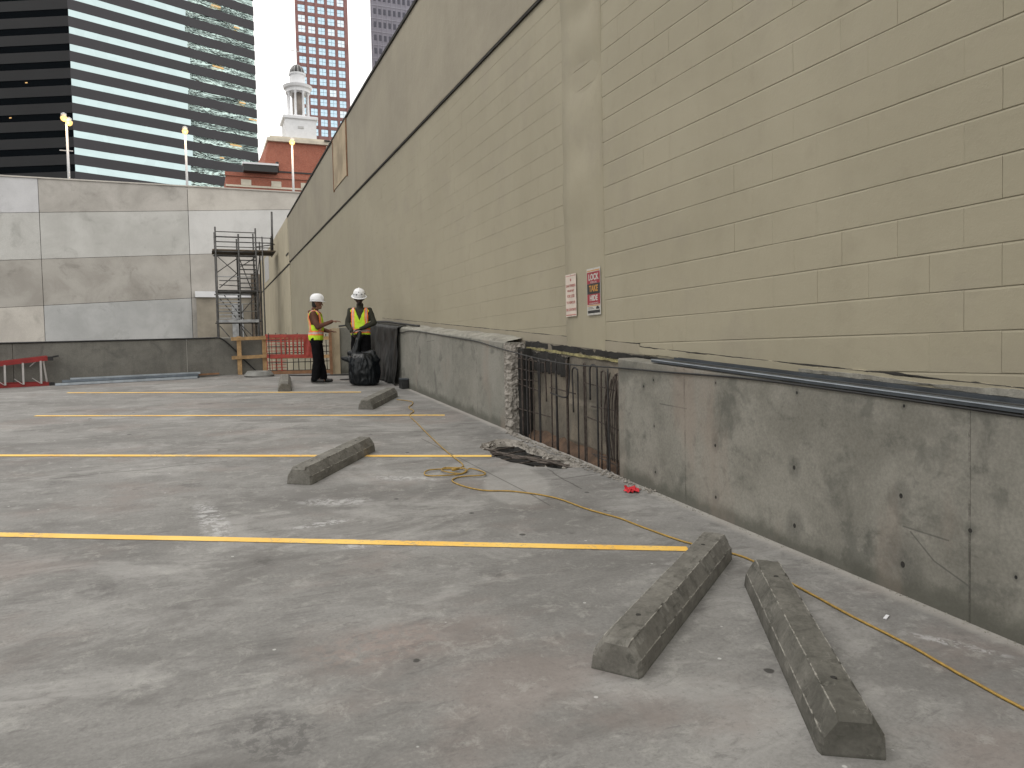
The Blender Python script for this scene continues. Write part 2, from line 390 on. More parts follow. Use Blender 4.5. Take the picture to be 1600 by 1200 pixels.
M['cable'] = simple('black_cable', (0.015, 0.015, 0.016), 0.5, var=0.3)
M['galv'] = simple('galvanised_steel', (0.20, 0.235, 0.275), 0.4, 0.5, var=0.25, scale=5)
M['galv_dark'] = simple('dull_zinc_steel', (0.060, 0.070, 0.080), 0.55, 0.2, var=0.35, scale=3.5)
M['galv_lt'] = simple('bright_zinc_steel', (0.42, 0.47, 0.52), 0.4, 0.35, var=0.2, scale=5)
M['wood'] = simple('pine_lumber', (0.42, 0.27, 0.13), 0.8, var=0.3, scale=9)
M['wood_dk'] = simple('old_lumber', (0.26, 0.14, 0.075), 0.85, var=0.3, scale=9)
M['cord'] = simple('yellow_cord', (0.36, 0.225, 0.045), 0.5, var=0.25, scale=40)
M['red'] = simple('red_rag', (0.55, 0.02, 0.03), 0.75, var=0.3, scale=40)
M['net'] = simple('orange_red_net', (0.34, 0.045, 0.03), 0.6, var=0.25, scale=8)
M['lad_red'] = simple('red_fibreglass', (0.26, 0.022, 0.022), 0.45, var=0.2)
M['alu'] = simple('aluminium', (0.62, 0.60, 0.60), 0.35, 0.7, var=0.15)
M['blackplastic'] = simple('black_plastic', (0.02, 0.02, 0.021), 0.5, var=0.3)
M['scaf'] = simple('scaffold_steel', (0.075, 0.073, 0.07), 0.5, 0.4, var=0.5, scale=4)
M['scaf_lt'] = simple('scaffold_galvanised', (0.36, 0.37, 0.38), 0.45, 0.6, var=0.3, scale=4)
M['plank'] = simple('scaffold_plank', (0.12, 0.095, 0.07), 0.9, var=0.4, scale=5)
M['white'] = simple('white_paint', (0.74, 0.75, 0.77), 0.6, var=0.06, scale=2)
M['pipe'] = simple('grey_paint', (0.5, 0.5, 0.5), 0.5, var=0.1)
M['ground'] = concrete('ground_asphalt', (0.05, 0.05, 0.05), (0.08, 0.08, 0.078), sc=0.3, world=True)

def stripe_mat():
    t = NT('yellow_line_paint'); p = t.pos(True)
    w = t.ramp(t.math('ADD', t.math('MULTIPLY', t.noise(p, 26, 8, 0.8), .7), t.math('MULTIPLY', t.noise(p, 1.3, 4), .35)), 0.55, 0.63)
    c = t.mix(t.ramp(t.noise(p, 2.0, 5), .3, .7), (0.86, 0.50, 0.085), (0.90, 0.60, 0.15))
    c = t.mix(t.math('MULTIPLY', w, 0.75), c, (0.30, 0.27, 0.23))
    t.col(c); t.rough(0.6); return t.mat
M['stripe'] = stripe_mat()
def stop_mat(ca=(0.120, 0.114, 0.099), cb=(0.195, 0.187, 0.165), nm='wheel_stop_concrete'):
    def ex(t, p, c):
        o = t.node('ShaderNodeTexCoord').outputs['Object']
        sp = t.node('ShaderNodeSeparateXYZ'); t.l.new(o, sp.inputs[0])
        ay = t.math('ABSOLUTE', sp.outputs[1]); n = t.noise(p, 26, 7, .8); m = None
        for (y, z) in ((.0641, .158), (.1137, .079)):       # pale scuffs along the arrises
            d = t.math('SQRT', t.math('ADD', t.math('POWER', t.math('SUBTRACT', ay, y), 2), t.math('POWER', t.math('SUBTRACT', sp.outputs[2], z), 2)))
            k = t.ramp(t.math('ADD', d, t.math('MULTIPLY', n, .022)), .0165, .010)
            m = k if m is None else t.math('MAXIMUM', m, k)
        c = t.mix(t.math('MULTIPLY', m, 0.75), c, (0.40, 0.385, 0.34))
        # smears across the faces
        q = t.mapping(p, sc=(1, 4, 4)); c = t.mix(t.math('MULTIPLY', t.ramp(t.noise(q, 5, 8, .75, .8), .52, .66), .6), c, (0.05, 0.05, 0.04))
        c = t.mix(t.math('MULTIPLY', t.ramp(t.noise(t.mapping(p, (3, 3, 3), sc=(1.5, 2, 2)), 7, 8, .75, .5), .56, .68), .45), c, (0.25, 0.24, 0.21))
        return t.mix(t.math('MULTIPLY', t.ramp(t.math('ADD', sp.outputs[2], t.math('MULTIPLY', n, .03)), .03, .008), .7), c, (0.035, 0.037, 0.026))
    return concrete(nm, ca, cb, stain=(0.05, 0.048, 0.040), world=False, sc=4.5, stain_amt=0.8, bump=0.3, extra=ex)
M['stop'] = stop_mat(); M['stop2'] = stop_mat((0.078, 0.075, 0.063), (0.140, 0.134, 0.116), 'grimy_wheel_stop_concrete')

# ---------------------------------------------------------------- the ramp deck
hole = [(2.90, 8.10), (3.00, 8.33), (3.14, 8.42), (3.27, 8.53), (3.42, 8.50), (3.50, 8.32), (3.47, 8.05), (3.53, 7.75), (3.46, 7.5), (3.57, 7.3), (3.60, 7.02),
        (3.50, 6.80), (3.30, 6.80), (3.15, 6.94), (3.05, 7.00), (2.98, 7.22), (2.93, 7.38), (2.86, 7.60), (2.93, 7.85)]
def rough_ring(P, n, amp, seed):
    out = []
    for i in range(len(P)):
        a, b = Vector(P[i]), Vector(P[(i+1) % len(P)])
        for k in range(n):
            q = a.lerp(b, k/n); out.append((q.x + amp*nz(q.x, q.y, seed, 9), q.y + amp*nz(q.x+5, q.y, seed, 9)))
    return out
H1 = rough_ring(hole, 4, 0.05, 1)
y_back = lambda x: 17.75 + 0.2675 * x if x < 1.4 else 18.12 - 0.12 * (x - 1.4)
outer = [(-14, -12), (3.9, -12), (3.9, 6.29)]
yy = 6.29
while yy < 9.05:
    outer.append((3.67 + 0.035 * nz(yy, 3, 0, 7), yy)); yy += 0.07
outer += [(3.9, 9.05), (3.9, 17.82), (1.4, 18.3), (-14, 14.2)]
polys = [[Vector((x, y, 0)) for x, y in outer], [Vector((x, y, 0)) for x, y in H1]]
tris = tessellate_polygon(polys)
flat = [p for q in polys for p in q]
mb = MB()
mb.add([D(p.x, p.y) for p in flat], [tuple(t) if (flat[t[1]]-flat[t[0]]).cross(flat[t[2]]-flat[t[0]]).z > 0 else tuple(reversed(t)) for t in tris])
# slab edge skirt
n_o = len(outer)
mb.add([D(x, y) for x, y in outer] + [D(x, y, -0.35) for x, y in outer], [(i, i + n_o, (i+1) % n_o + n_o, (i+1) % n_o) for i in range(n_o)])
deck = part('parking_deck', mb, M['deck']); tag(deck, kind='structure')
# broken sides and floor of the hole
cx = sum(p[0] for p in H1)/len(H1); cy = sum(p[1] for p in H1)/len(H1)
mb = MB(); rings = []
for j, (sc_, dz) in enumerate(((1.0, 0.0), (0.97, -0.03), (0.86, -0.07), (0.80, -0.12), (0.0, -0.13))):
    rings.append([D(cx + (x-cx)*sc_ + 0.03*nz(x, y, j, 14)*(j > 0), cy + (y-cy)*sc_ + 0.03*nz(x, y, j+9, 14)*(j > 0), dz + 0.018*nz(x, y, j, 20)*(j > 0)) for x, y in H1])
nn = len(H1)
vs = [v for r in rings for v in r]
fs = []; mi = []
for j in range(4):
    for i in range(nn):
        k = (i+1) % nn; fs.append((j*nn+i, j*nn+k, (j+1)*nn+k, (j+1)*nn+i)); mi.append(0 if j < 2 else 1)
mb.add(vs, fs); mb.m = mi
hs = part('hole_floor', mb, [M['broken'], M['void']], deck)
# far rim of broken aggregate inside the hole
mb = MB()
for k in range(110):
    a = random.random(); q = H1[random.randrange(nn)]
    if q[0] > 3.4 and q[1] < 7.3: continue
    s_ = 0.90 + 0.09*random.random() if q[1] > 7.7 or q[0] > 3.35 else 0.93 + .05*random.random()
    x, y = cx + (q[0]-cx)*s_, cy + (q[1]-cy)*s_
    r = random.uniform(0.012, 0.032)
    c = D(x, y, -0.035 + random.uniform(-.02, .02))
    o = [Vector((random.uniform(-1,1), random.uniform(-1,1), random.uniform(-.7,.7))).normalized() * r for _ in range(6)]
    mb.add([c+Vector((r,0,0)), c+Vector((-r,0,0)), c+Vector((0,r,0)), c+Vector((0,-r,0)), c+Vector((0,0,r*.7))+o[0]*.4, c-Vector((0,0,r*.7))],
           [(0,2,4),(2,1,4),(1,3,4),(3,0,4),(2,0,5),(1,2,5),(3,1,5),(0,3,5)])
part('broken_rim', mb, M['broken'], deck, kind='stuff')
# bars in the hole
mb_cache = []
for k in range(10):
    f = k/9; x = 2.95 + 0.5*f; y = 8.25 - 0.95*f
    p = D(x - 0.10, y - 0.02, -0.025 - 0.015*(k % 3)); q = D(x + 0.30 + .05*nz(k, 1), y - 0.62 + 0.3*f + .1*nz(k, 4), -0.03 - 0.015*((k+1) % 3))
    # keep inside the hole
    q.x = min(q.x, 3.50); q.y = max(q.y, 6.92); p.x = max(p.x, 2.95)
    part('rebar', MB().tube(catmull([p, p.lerp(q, .5) + Vector((0, 0, .01*nz(k, 8))), q], 3), 0.009, 6), M['rust_lt'], deck, True)
for k in range(5):
    y = 7.2 + k*0.26
    part('rebar', MB().tube([D(2.97 + .03*(k % 2), y, -0.075), D(3.45, y + .12, -0.07)], 0.010, 6), M['rust_lt'], deck, True)

# painted parking lines
def stripe(a, b, w, ext=0.0):
    a, b = Vector((*a, 0)), Vector((*b, 0)); d = (b-a).normalized(); a = a - d*ext; n_ = Vector((-d.y, d.x, 0))
    mb = MB(); L = (b-a).length; N = max(6, int(L/0.12)); vs = []
    for i in range(N+1):
        c = a.lerp(b, i/N)
        for s_ in (-1, 1):
            q = c + n_ * s_ * (w/2 + 0.004*nz(c.x, c.y, s_*3, 6)); vs.append(D(q.x, q.y, 0.004))
    fs = [(2*i, 2*i+2, 2*i+3, 2*i+1) for i in range(N)]
    mb.add(vs, fs); o = part('parking_line', mb, M['stripe']); tag(o, kind='structure')
stripe((-1.32, 6.29), (2.99, 4.27), 0.095, 6)
stripe((-1.95, 9.48), (2.86, 7.62), 0.095, 6)
stripe((-2.14, 12.52), (3.27, 10.59), 0.09)
stripe((-2.13, 15.40), (2.70, 13.78), 0.09)

# lower ground and the street behind
g = part('ground', MB().add([(-900, -900, -3.2), (900, -900, -3.2), (900, 54.2, -3.2), (-900, 54.2, -3.2)], [(0,1,2,3)]), M['ground']); tag(g, kind='structure')
g = part('upper_street', MB().add([(-900, 54.4, 11.9), (900, 54.4, 11.9), (900, 1800, 11.9), (-900, 1800, 11.9)], [(0,1,2,3)]), M['ground']); tag(g, kind='structure')

# ---------------------------------------------------------------- parapets
def wall_strip(y0, y1, x0=3.65, x1=3.86, h0=1.12, h1=1.12, foot=-0.4, step=0.12, rag0=0, rag1=0, amp=0.0):
    """a cast wall along Y following the ramp; rag0/rag1 roughen its ends"""
    N = max(2, int((y1-y0)/step)); K = 10; vs = []; fs = []
    mb = MB()
    def sec(y, ragf):
        h = h0 + (h1-h0)*(y-y0)/(y1-y0)
        prof = [(x0, foot), (x0, 0.0), (x0, h*.3), (x0, h*.6), (x0, h-0.012), (x0+0.012, h), (x1-0.012, h), (x1, h-0.012), (x1, foot)]
        out = []
        for (x, z) in prof:
            out.append(D(x + amp*nz(y, z, x, 3), y + ragf*(0.05*nz(x*3, z, y, 6) + 0.03*nz(x*3, z, y, 18)), z + amp*0.6*nz(y, 3, x, 4)))
        return out
    for i in range(N+1):
        y = y0 + (y1-y0)*i/N
        vs += sec(y, (rag0 if i == 0 else 0) or (rag1 if i == N else 0))
    P = 9
    for i in range(N):
        for k in range(P):
            k2 = (k+1) % P; fs.append((i*P+k, i*P+k2, (i+1)*P+k2, (i+1)*P+k))
    fs.append(tuple(range(P))); fs.append(tuple(range(N*P+P-1, N*P-1, -1)))
    return mb.add(vs, fs)
par1 = thing('parapet_wall', 'stained concrete parapet in the foreground right, with dark form tie holes', 'wall', D(3.65, 2.5))
for a, b in ((-9, 0.399), (0.401, 2.739), (2.741, 5.229), (5.231, 6.29)):
    part('wall_panel', wall_strip(a, b, amp=0.003), M['parapet'], par1)
# form tie holes as small sunk cones
tie = MB().lathe([(0.012, 0), (0.009, -0.004), (0.007, -0.02), (0.002, -0.021)], n=7)
tie_me = tie.mesh('form_tie_hole', M['gap'])
for (y, z) in ((4.84, .9), (4.84, .5), (4.0, .84), (4.0, .45), (3.16, .79), (3.15, .4), (2.74, .68), (5.68, .58)):
    inst('form_tie_hole', tie_me, par1, Vector((3.6492, y, z)) - par1.location, (0, -math.pi/2, 0), (1, 1, 0.03))
par2 = thing('parapet_wall', 'pale concrete parapet beyond the exposed rebar, its near end hacked rough', 'wall', D(3.65, 11))
for a, b in ((9.12, 10.229), (10.231, 11.309), (11.311, 12.729), (12.731, 14.75)):
    part('wall_panel', wall_strip(a, b, amp=0.004), M['par_pale'], par2)
# hacked end: a lumpy face of aggregate
mb = MB(); NY, NZ_ = 16, 54
for side in (0,):
    vs = []
    for j in range(NZ_+1):
        z = -0.02 + 1.13*j/NZ_
        for i in range(NY+1):
            f = i/NY
            # unroll: front strip, round the corner, then the end face
            if f < 0.45: x = 3.640; y = 9.13 - 0.17*(f/0.45) * (0.7 + 0.5*nz(1, z, 3, 5)) + 0.02
            else: x = 3.640 + 0.22*((f-0.45)/0.55); y = 8.97 - 0.03*nz(x, z, 9, 6)
            e = 0.030 if 0 < i < NY else 0.0
            vs.append(D(x + e*(nz(y, z, 2, 16) + .6*nz(y, z, 2, 38)) - 0.006, y + 1.3*e*(nz(x, z, 7, 15) + .7*nz(x, z, 1, 36)), z))
    fs = [(j*(NY+1)+i, (j+1)*(NY+1)+i, (j+1)*(NY+1)+i+1, j*(NY+1)+i+1) for j in range(NZ_) for i in range(NY)]
    mb.add(vs, fs)
mb.box(D(3.66, 8.99, -0.3), D(3.85, 9.125, 1.112))
part('hacked_edge', mb, M['broken'], par2, label='rough hacked edge of bare aggregate')
# mortar cap along the middle parapet
mb = MB(); vs = []; N = 110
for i in range(N+1):
    y = 9.13 + 5.57*i/N
    hh = 1.125 + 0.02*nz(y, 1, 1, 2.5)
    vs += [D(3.662 + 0.012*nz(y, 5, 0, 5), y, 1.118), D(3.68 + .01*nz(y, 5, 3, 6), y, hh + 0.018), D(3.82, y, hh + 0.045 + .012*nz(y, 8, 0, 7)), D(3.885, y, hh + 0.06)]
fs = [(4*i+k, 4*i+k+1, 4*i+k+5, 4*i+k+4) for i in range(N) for k in range(3)]
mb.add(vs, [tuple(reversed(f)) for f in fs]); part('mortar_cap', mb, M['mortar'], par2)

par3 = thing('parapet_wall', 'short dark corner parapet behind the trash bag', 'wall', D(3.5, 16.3))
part('wall_panel', wall_strip(14.76, 17.6, amp=0.004), M['par_dark'], par3)
mb = MB().box(D(2.95, 17.42, -.3), D(3.64, 17.62, 1.02)); part('wall_stub', mb, M['par_pale'], par3, bevel=0.01)

# back parapet, running left
par4 = thing('parapet_wall', 'long low dark concrete parapet across the far end of the deck', 'wall', D(-3, 16.9))
mb = MB()
def bp(x): return 17.75 + 0.2675 * x
xs = [-14, -9.2, -6.2, -3.2, -0.2, 1.42]
for a, b in zip(xs[:-1], xs[1:]):
    mb = MB(); a2, b2 = a+0.004, b-0.004
    t_ = 0.22
    vs = []
    for x in (a2, b2):
        y = bp(x)
        for (dy, h) in ((0, -0.3), (0, 0.80), (0.012, 0.812), (t_-0.012, 0.812), (t_, 0.80), (t_, -0.3)):
            vs.append(D(x, y+dy, 0) + Vector((0, 0, h)))
    fs = [(0,6,7,1),(1,7,8,2),(2,8,9,3),(3,9,10,4),(4,10,11,5),(0,1,2,3,4,5),(11,10,9,8,7,6)]
    part('wall_panel', mb.add(vs, fs), M['par_dark'], par4)

# ---------------------------------------------------------------- tall block wall on the right
X0 = 3.90; CH = 0.2275; BL = 0.43; ZB = 1.707; ZBAND = ZB + 18*CH
bw = thing('block_wall', 'very tall tan painted block wall running along the whole right side', 'wall', (3.9, 10, 0))
zt = lambda y: 8.0 if y < 18 else 8.0 - 0.42*(y-18)/32
part('backing', MB().box((3.909, -10, -3.2), (4.6, 34.9, ZBAND-0.02)), M['block'], bw)
def block_mesh(name, L, H_, bev, vb):
    """front faces -X; horizontal joints cut by bev, vertical by vb"""
    mb = MB(); h, l = H_/2, L/2
    outer_ = [(-l, -h), (l, -h), (l, h), (-l, h)]
    inn = [(-l+vb, -h+bev*.5), (l-vb, -h+bev*.5), (l-vb, h-bev*1.5), (-l+vb, h-bev*1.5)]
    vs = [(0.02, y, z) for y, z in outer_] + [(bev*0.85 if vb > .003 else bev*.4, y, z) for y, z in outer_] + [(0, y, z) for y, z in inn]
    fs = []
    for a in range(4):
        b = (a+1) % 4
        fs += [(a, a+4, b+4, b), (a+4, a+8, b+8, b+4)]
    fs.append((8, 11, 10, 9))
    return mb.add(vs, fs)
bmA = block_mesh('block', BL-0.0001, CH-0.0020, 0.0075, 0.0001).mesh('block', M['block'])
bmD = block_mesh('block', BL-0.0001, CH-0.0020, 0.0040, 0.0001).mesh('block', M['block'])
bmC = block_mesh('block', BL-0.0003, CH-0.0022, 0.0075, 0.0030).mesh('block', M['block'])
bmB = block_mesh('block', BL-0.0001, CH-0.0015, 0.0045, 0.0001).mesh('block', M['block'])
cells = []
camp = Vector((0, 0, 1.65))
for r in range(-20, 18):
    z = ZB + (r+0.5)*CH
    off = 2.97 if r % 2 == 0 else 3.185
    for k in range(-32, 75):
        y = off + (k+0.5)*BL
        if y - BL/2 < -9.9 or y + BL/2 > 34.8: continue
        if z + CH/2 < SL*y + 1.02 and y < 16: continue
        cells.append((y, z, r, k))
def vis(c):
    y, z = c[0], c[1]
    p = Vector((3.9, y, z)) - camp; dd = p.dot(fw)
    if dd < 0.3: return 0
    px, py = 800 + 1200*p.dot(r2)/dd, 600 - 1200*p.dot(u2)/dd
    if px > 1620 or py < -12 or px < 0: return 0
    return 1 / (dd*dd*dd)
cells.sort(key=vis, reverse=True)
rnd = random.Random(5)
for (y, z, r, k) in cells[:298]:
    rr = rnd.random(); me = bmB if y > 7.8 else (bmC if rr < 0.06 else (bmD if rr < .30 else bmA))
    inst('block', me, bw, Vector((X0 + rnd.uniform(-0.0006, 0.0006), y, z)) - bw.location, (0, 0, 0))
mb = MB()
srcN = block_mesh('b', BL-0.001, CH-0.0035, 0.0075, 0.0022); srcF = block_mesh('b', BL-0.0005, CH-0.0012, 0.0028, 0.0006)
srcM = block_mesh('b', BL-0.0005, CH-0.0015, 0.0045, 0.0010)
flatF = MB().add([(0.0, -BL/2, -CH/2), (0.0, BL/2, -CH/2), (0.0, BL/2, CH/2), (0.0, -BL/2, CH/2)], [(0, 3, 2, 1)])
for (y, z, r, k) in cells[298:]:
    rr = rnd.random()
    s_ = srcN if y < 7 else (srcM if y < 10 else (srcF if rr > (y-10)/16 else flatF))
    o = Vector((X0 + rnd.uniform(-0.0008, 0.0008), y, z)); mb.add([v + o for v in s_.v], s_.f)
part('block', mb, M['block'], bw, kind='stuff', label='courses of blocks too far along the wall to tell apart')
# pilaster: smooth, with shallow dents
mb = MB(); NJ, NI = 130, 8; vs = []
for j in range(NJ+1):
    z = 1.55 + (ZBAND-0.02-1.55)*j/NJ
    for i in range(NI+1):
        y = 6.96 + 0.89*i/NI
        d = 0.0 if i in (0, NI) else 0.065*nz(y*0.7, z*2.1, 4, 1.0) * (1 if z > 2.9 else 0.1)*math.sin(math.pi*i/NI)
        vs.append((3.886 + d + (0.022 if i in (0, NI) else 0), y + (.004 if i == 1 else -.004 if i == NI-1 else 0) + ((-.105 if i == 1 else .105 if i == NI-1 else 0)), z))
mb.add(vs, [(j*(NI+1)+i, (j+1)*(NI+1)+i, (j+1)*(NI+1)+i+1, j*(NI+1)+i+1) for j in range(NJ) for i in range(NI)])
part('pilaster', mb, M['block'], bw, True)
# plain render below the blocks, down to the parapet and beyond it
mb = MB(); vs = []; N = 200
for i in range(N+1):
    y = -9.9 + 44.7*i/N
    vs += [(3.903, y, SL*y + 1.0), (3.903, y, SL*y+1.235), (3.915, y, SL*y+1.24)]
mb.add(vs, [(3*i+k, 3*i+k+1, 3*i+k+4, 3*i+k+3) for i in range(N) for k in range(2)])
part('skirting', mb, M['block'], bw)
# base course: smooth band standing 6 mm proud with a ragged cracked line on top
def base_band(name, ya, yb, zlo, zhi, x, mat, seed, amp=0.01, thick=0.02):
    N = int((yb-ya)/0.04); vs = []
    for i in range(N+1):
        y = ya + (yb-ya)*i/N
        t1 = amp*(nz(y, seed, 0, 2.3) + .5*nz(y, seed, 5, 11)); t2 = amp*(nz(y, seed+9, 0, 3) + .6*nz(y, seed, 15, 14))
        vs += [D(x + thick, y, zlo + t2), D(x + .3*t2, y, zlo + t2 + .004), D(x + .3*t1, y, zhi + t1), D(x + thick, y, zhi + t1 + .004)]
    fs = [(4*i+k, 4*i+k+1, 4*i+k+5, 4*i+k+4) for i in range(N) for k in range(3)]
    return part(name, MB().add(vs, fs), mat, bw)
base_band('base_band', 6.3, 17.2, 1.12, 1.245, 3.893, M['plaster'], 2, 0.006)
base_band('base_band', -9, 6.3, 1.155, 1.215, 3.888, M['block'], 3, 0.012)
base_band('crack', 6.3, 17.2, 1.243, 1.252, 3.8965, M['gap'], 6, 0.006)
base_band('crack', 3.0, 6.3, 1.212, 1.222, 3.894, M['gap'], 8, 0.008)
base_band('crack', 1.0, 3.9, 1.214, 1.226, 3.890, M['gap'], 11, 0.014)
base_band('mortar_bed', -9, 4.2, 1.165, 1.20, 3.880, M['mortar'], 12, 0.02, 0.04)
# overhanging smooth upper wall
up_ = MB(); vs = []
ys = [-10 + 0.9*i for i in range(50)] ; ys = [y for y in ys if y < 34.9] + [34.9]
for y in ys: vs += [(4.6, y, ZBAND), (3.868, y, ZBAND), (3.865, y, ZBAND+0.03), (3.865, y, zt(y)-0.05), (4.6, y, zt(y)-0.05)]
up_.add(vs, [(5*i+k, 5*i+k+1, 5*i+k+6, 5*i+k+5) for i in range(len(ys)-1) for k in range(4)])
part('upper_wall', up_, M['plaster'], bw)
part('dark_joint', MB().box((3.872, -10, ZBAND-0.035), (3.93, 34.9, ZBAND-0.001)), M['gap'], bw)
cop = MB(); vs = []
for y in ys: vs += [(3.835, y, zt(y)-0.06), (3.835, y, zt(y)), (4.7, y, zt(y)+.01), (4.7, y, zt(y)-0.06)]
cop.add(vs, [(4*i+k, 4*i+k+1, 4*i+k+5, 4*i+k+4) for i in range(len(ys)-1) for k in range(3)] + [(4*i+3, 4*i, 4*i+4, 4*i+7) for i in range(len(ys)-1)])
part('coping', cop, M['gap'], bw)
# boarded opening near the top
part('board', MB().box((3.845, 20.65, 6.45), (3.864, 22.7, 7.93)), M['ply'], bw, label='weathered plywood covering an opening near the top')
for y in (20.6, 22.72): part('board_trim', MB().box((3.835, y, 6.4), (3.864, y+0.05, 7.93)), M['wood_dk'], bw)
# far, paler stretch of wall
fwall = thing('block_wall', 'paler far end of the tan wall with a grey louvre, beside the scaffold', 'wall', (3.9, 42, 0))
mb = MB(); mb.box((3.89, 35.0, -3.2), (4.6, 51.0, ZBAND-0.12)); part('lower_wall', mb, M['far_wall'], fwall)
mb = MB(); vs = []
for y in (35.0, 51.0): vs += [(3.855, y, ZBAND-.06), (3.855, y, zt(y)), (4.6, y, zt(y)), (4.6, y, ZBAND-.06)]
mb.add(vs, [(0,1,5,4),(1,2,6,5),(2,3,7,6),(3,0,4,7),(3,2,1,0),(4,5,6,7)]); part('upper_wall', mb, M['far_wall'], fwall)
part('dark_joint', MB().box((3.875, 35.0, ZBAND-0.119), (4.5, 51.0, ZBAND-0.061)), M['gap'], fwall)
lv = part('louvre', MB().box((3.842, 44.6, 6.0), (3.854, 47.3, 7.4)), M['pipe'], fwall)
part('notch', MB().box((3.835, 34.9, 6.15), (3.854, 35.8, 6.22)), M['gap'], fwall)

# bits beyond the corner of the far wall: downpipes and jamb
dp = thing('downpipe', 'dark vertical pipe at the far end of the tan wall', 'pipe', (3.7, 51.5, -3))
part('pipe_run', MB().tube([(3.7, 51.5, -3), (3.7, 51.5, 7.2)], 0.09, 8), M['scaf'], dp, True)
jb = thing('concrete_column', 'narrow brown column between the scaffold and the tan wall', 'column', (3.6, 53.2, -3))
part('shaft', MB().box((3.45, 53.0, -3), (4.4, 53.5, 7.1)), M['plank'], jb, bevel=0.01)

# ---------------------------------------------------------------- what stands in the breach of the parapet
br = thing('patched_wall_face', 'patchy grey and tan wall face seen through the rebar in the breach', 'wall', D(3.9, 7.6))
mb = MB(); NY, NZ_ = 40, 24; vs = []
for j in range(NZ_+1):
    for i in range(NY+1):
        y = 6.2 + 3.0*i/NY; h = -0.25 + 1.40*j/NZ_
        vs.append(D(3.885 + 0.018*nz(y, h, 3, 2.5) - (0.02 if 0.05 < h < 0.55 and 7.0 < y < 7.9 else 0), y, h))
mb.add(vs, [(j*(NY+1)+i, (j+1)*(NY+1)+i, (j+1)*(NY+1)+i+1, j*(NY+1)+i+1) for j in range(NZ_) for i in range(NY)])
part('wall_face', mb, M['behind'], br)
mb = MB(); vs = []; N = 60
for i in range(N+1):
    y = 6.2 + 2.95*i/N
    hh = 0.0 + 0.10*max(0, nz(y, 4, 0, 2)+.35) + .03*nz(y, 2, 0, 9)
    vs += [D(3.66, y, -0.10 + .02*nz(y, 1, 1, 9)), D(3.76, y, -0.06 + 0.03*nz(y, 8, 0, 6)), D(3.84, y, hh*.6), D(3.88, y, hh + .04)]
mb.add(vs, [(4*i+k, 4*i+k+4, 4*i+k+5, 4*i+k+1) for i in range(N) for k in range(3)])
part('soil_bank', mb, M['soil'], br)
# ragged black strips for gap line and shade, yellow sealant under the wall above
def ragged(name, ya, yb, h0, h1, x, mat, seed, amp, thick=0.05):
    N = int((yb-ya)/0.03); vs = []
    for i in range(N+1):
        y = ya + (yb-ya)*i/N
        a = amp*(nz(y, seed, 0, 4) + .6*nz(y, seed, 7, 15)); b = amp*(nz(y, seed, 3, 5) + .6*nz(y, seed, 9, 17))
        vs += [D(x + thick, y, h0+b), D(x + .4*b, y, h0+b), D(x + .4*a, y, h1+a), D(x + thick, y, h1+a)]
    return part(name, MB().add(vs, [(4*i+k, 4*i+k+1, 4*i+k+5, 4*i+k+4) for i in range(N) for k in range(3)]), mat, br)
ragged('ragged_dark_strip', 6.0, 9.0, 1.08, 1.14, 3.875, M['void'], 3, 0.018)
ragged('sealant_strip', 6.35, 8.95, 1.045, 1.072, 3.868, M['foam'], 5, 0.012)
ragged('ragged_dark_strip', 7.75, 8.98, 0.80, 1.03, 3.852, M['void'], 8, 0.05)  # black strip standing in for the shadow zone at the left top
ragged('ragged_dark_strip', 5.6, 6.35, 1.125, 1.140, 3.866, M['void'], 13, 0.008)
part('dark_side', MB().box(D(3.75, 8.78, -0.1), D(3.86, 8.97, 1.05)), M['void'], br, bevel=0.01)  # black box filling in the shade at the breach's left end

cage = thing('rebar_cage', 'rusty hairpin rebar standing in the breach between the two parapets', 'rebar', D(3.75, 7.6))
rn = random.Random(3)
for k, y in enumerate((6.42, 6.58, 6.74, 6.92, 7.12, 7.33, 7.53, 7.78, 8.03, 8.25, 8.47, 8.66, 8.82)):
    w = 0.115; top = 0.97 + rn.uniform(-.03, .05); lean = rn.uniform(-.05, .05); xx = 3.71 + rn.uniform(-.01, .03)
    tw = rn.uniform(-.5, .9)
    dx, dy = w*0.5*math.sin(tw)*.7, w*0.5*math.cos(tw)
    pts = [D(xx-dx+lean*.4, y-dy+lean, -0.12), D(xx-dx+lean*.2, y-dy+lean*.5, .4), D(xx-dx, y-dy, top-.06), D(xx-dx*.7, y-dy*.7, top-.018), D(xx, y, top),
           D(xx+dx*.7, y+dy*.7, top-.018), D(xx+dx, y+dy, top-.06)]
    end = -0.12 if k not in (3, 5, 8) else rn.uniform(.45, .75)
    pts += [D(xx+dx, y+dy-lean*.3, (top+end)/2), D(xx+dx, y+dy-lean*.6, end)]
    part('rebar', MB().tube(catmull(pts, 3), 0.0085 if k % 3 else 0.0105, 7), M['rebar_dark'] if k % 2 else M['rust'], cage, True)
for (a, b, h, s_) in ((8.2, 8.98, .80, .0), (8.25, 8.98, .58, .03), (8.0, 8.98, .32, -.03), (8.1, 8.98, .93, .0), (6.3, 7.15, .78, .02), (6.3, 7.0, .60, -.03), (6.3, 7.15, .40, .05), (6.35, 7.0, .12, -.04),
                      (7.35, 8.0, .66, 0), (8.35, 8.98, .70, -.04), (6.3, 6.95, .05, .02)):
    part('rebar', MB().tube(catmull([D(3.735, a, h), D(3.745, (a+b)/2, h + s_/2), D(3.74, b, h + s_)], 4), 0.0075, 6), M['rust'], cage, True)
part('rebar', MB().tube(catmull([D(3.70, 7.40, 0.97), D(3.69, 7.42, 0.7), D(3.69, 7.46, 0.62), D(3.69, 7.6, 0.60), D(3.70, 7.9, .61)], 4), 0.009, 6), M['rebar_dark'], cage, True)
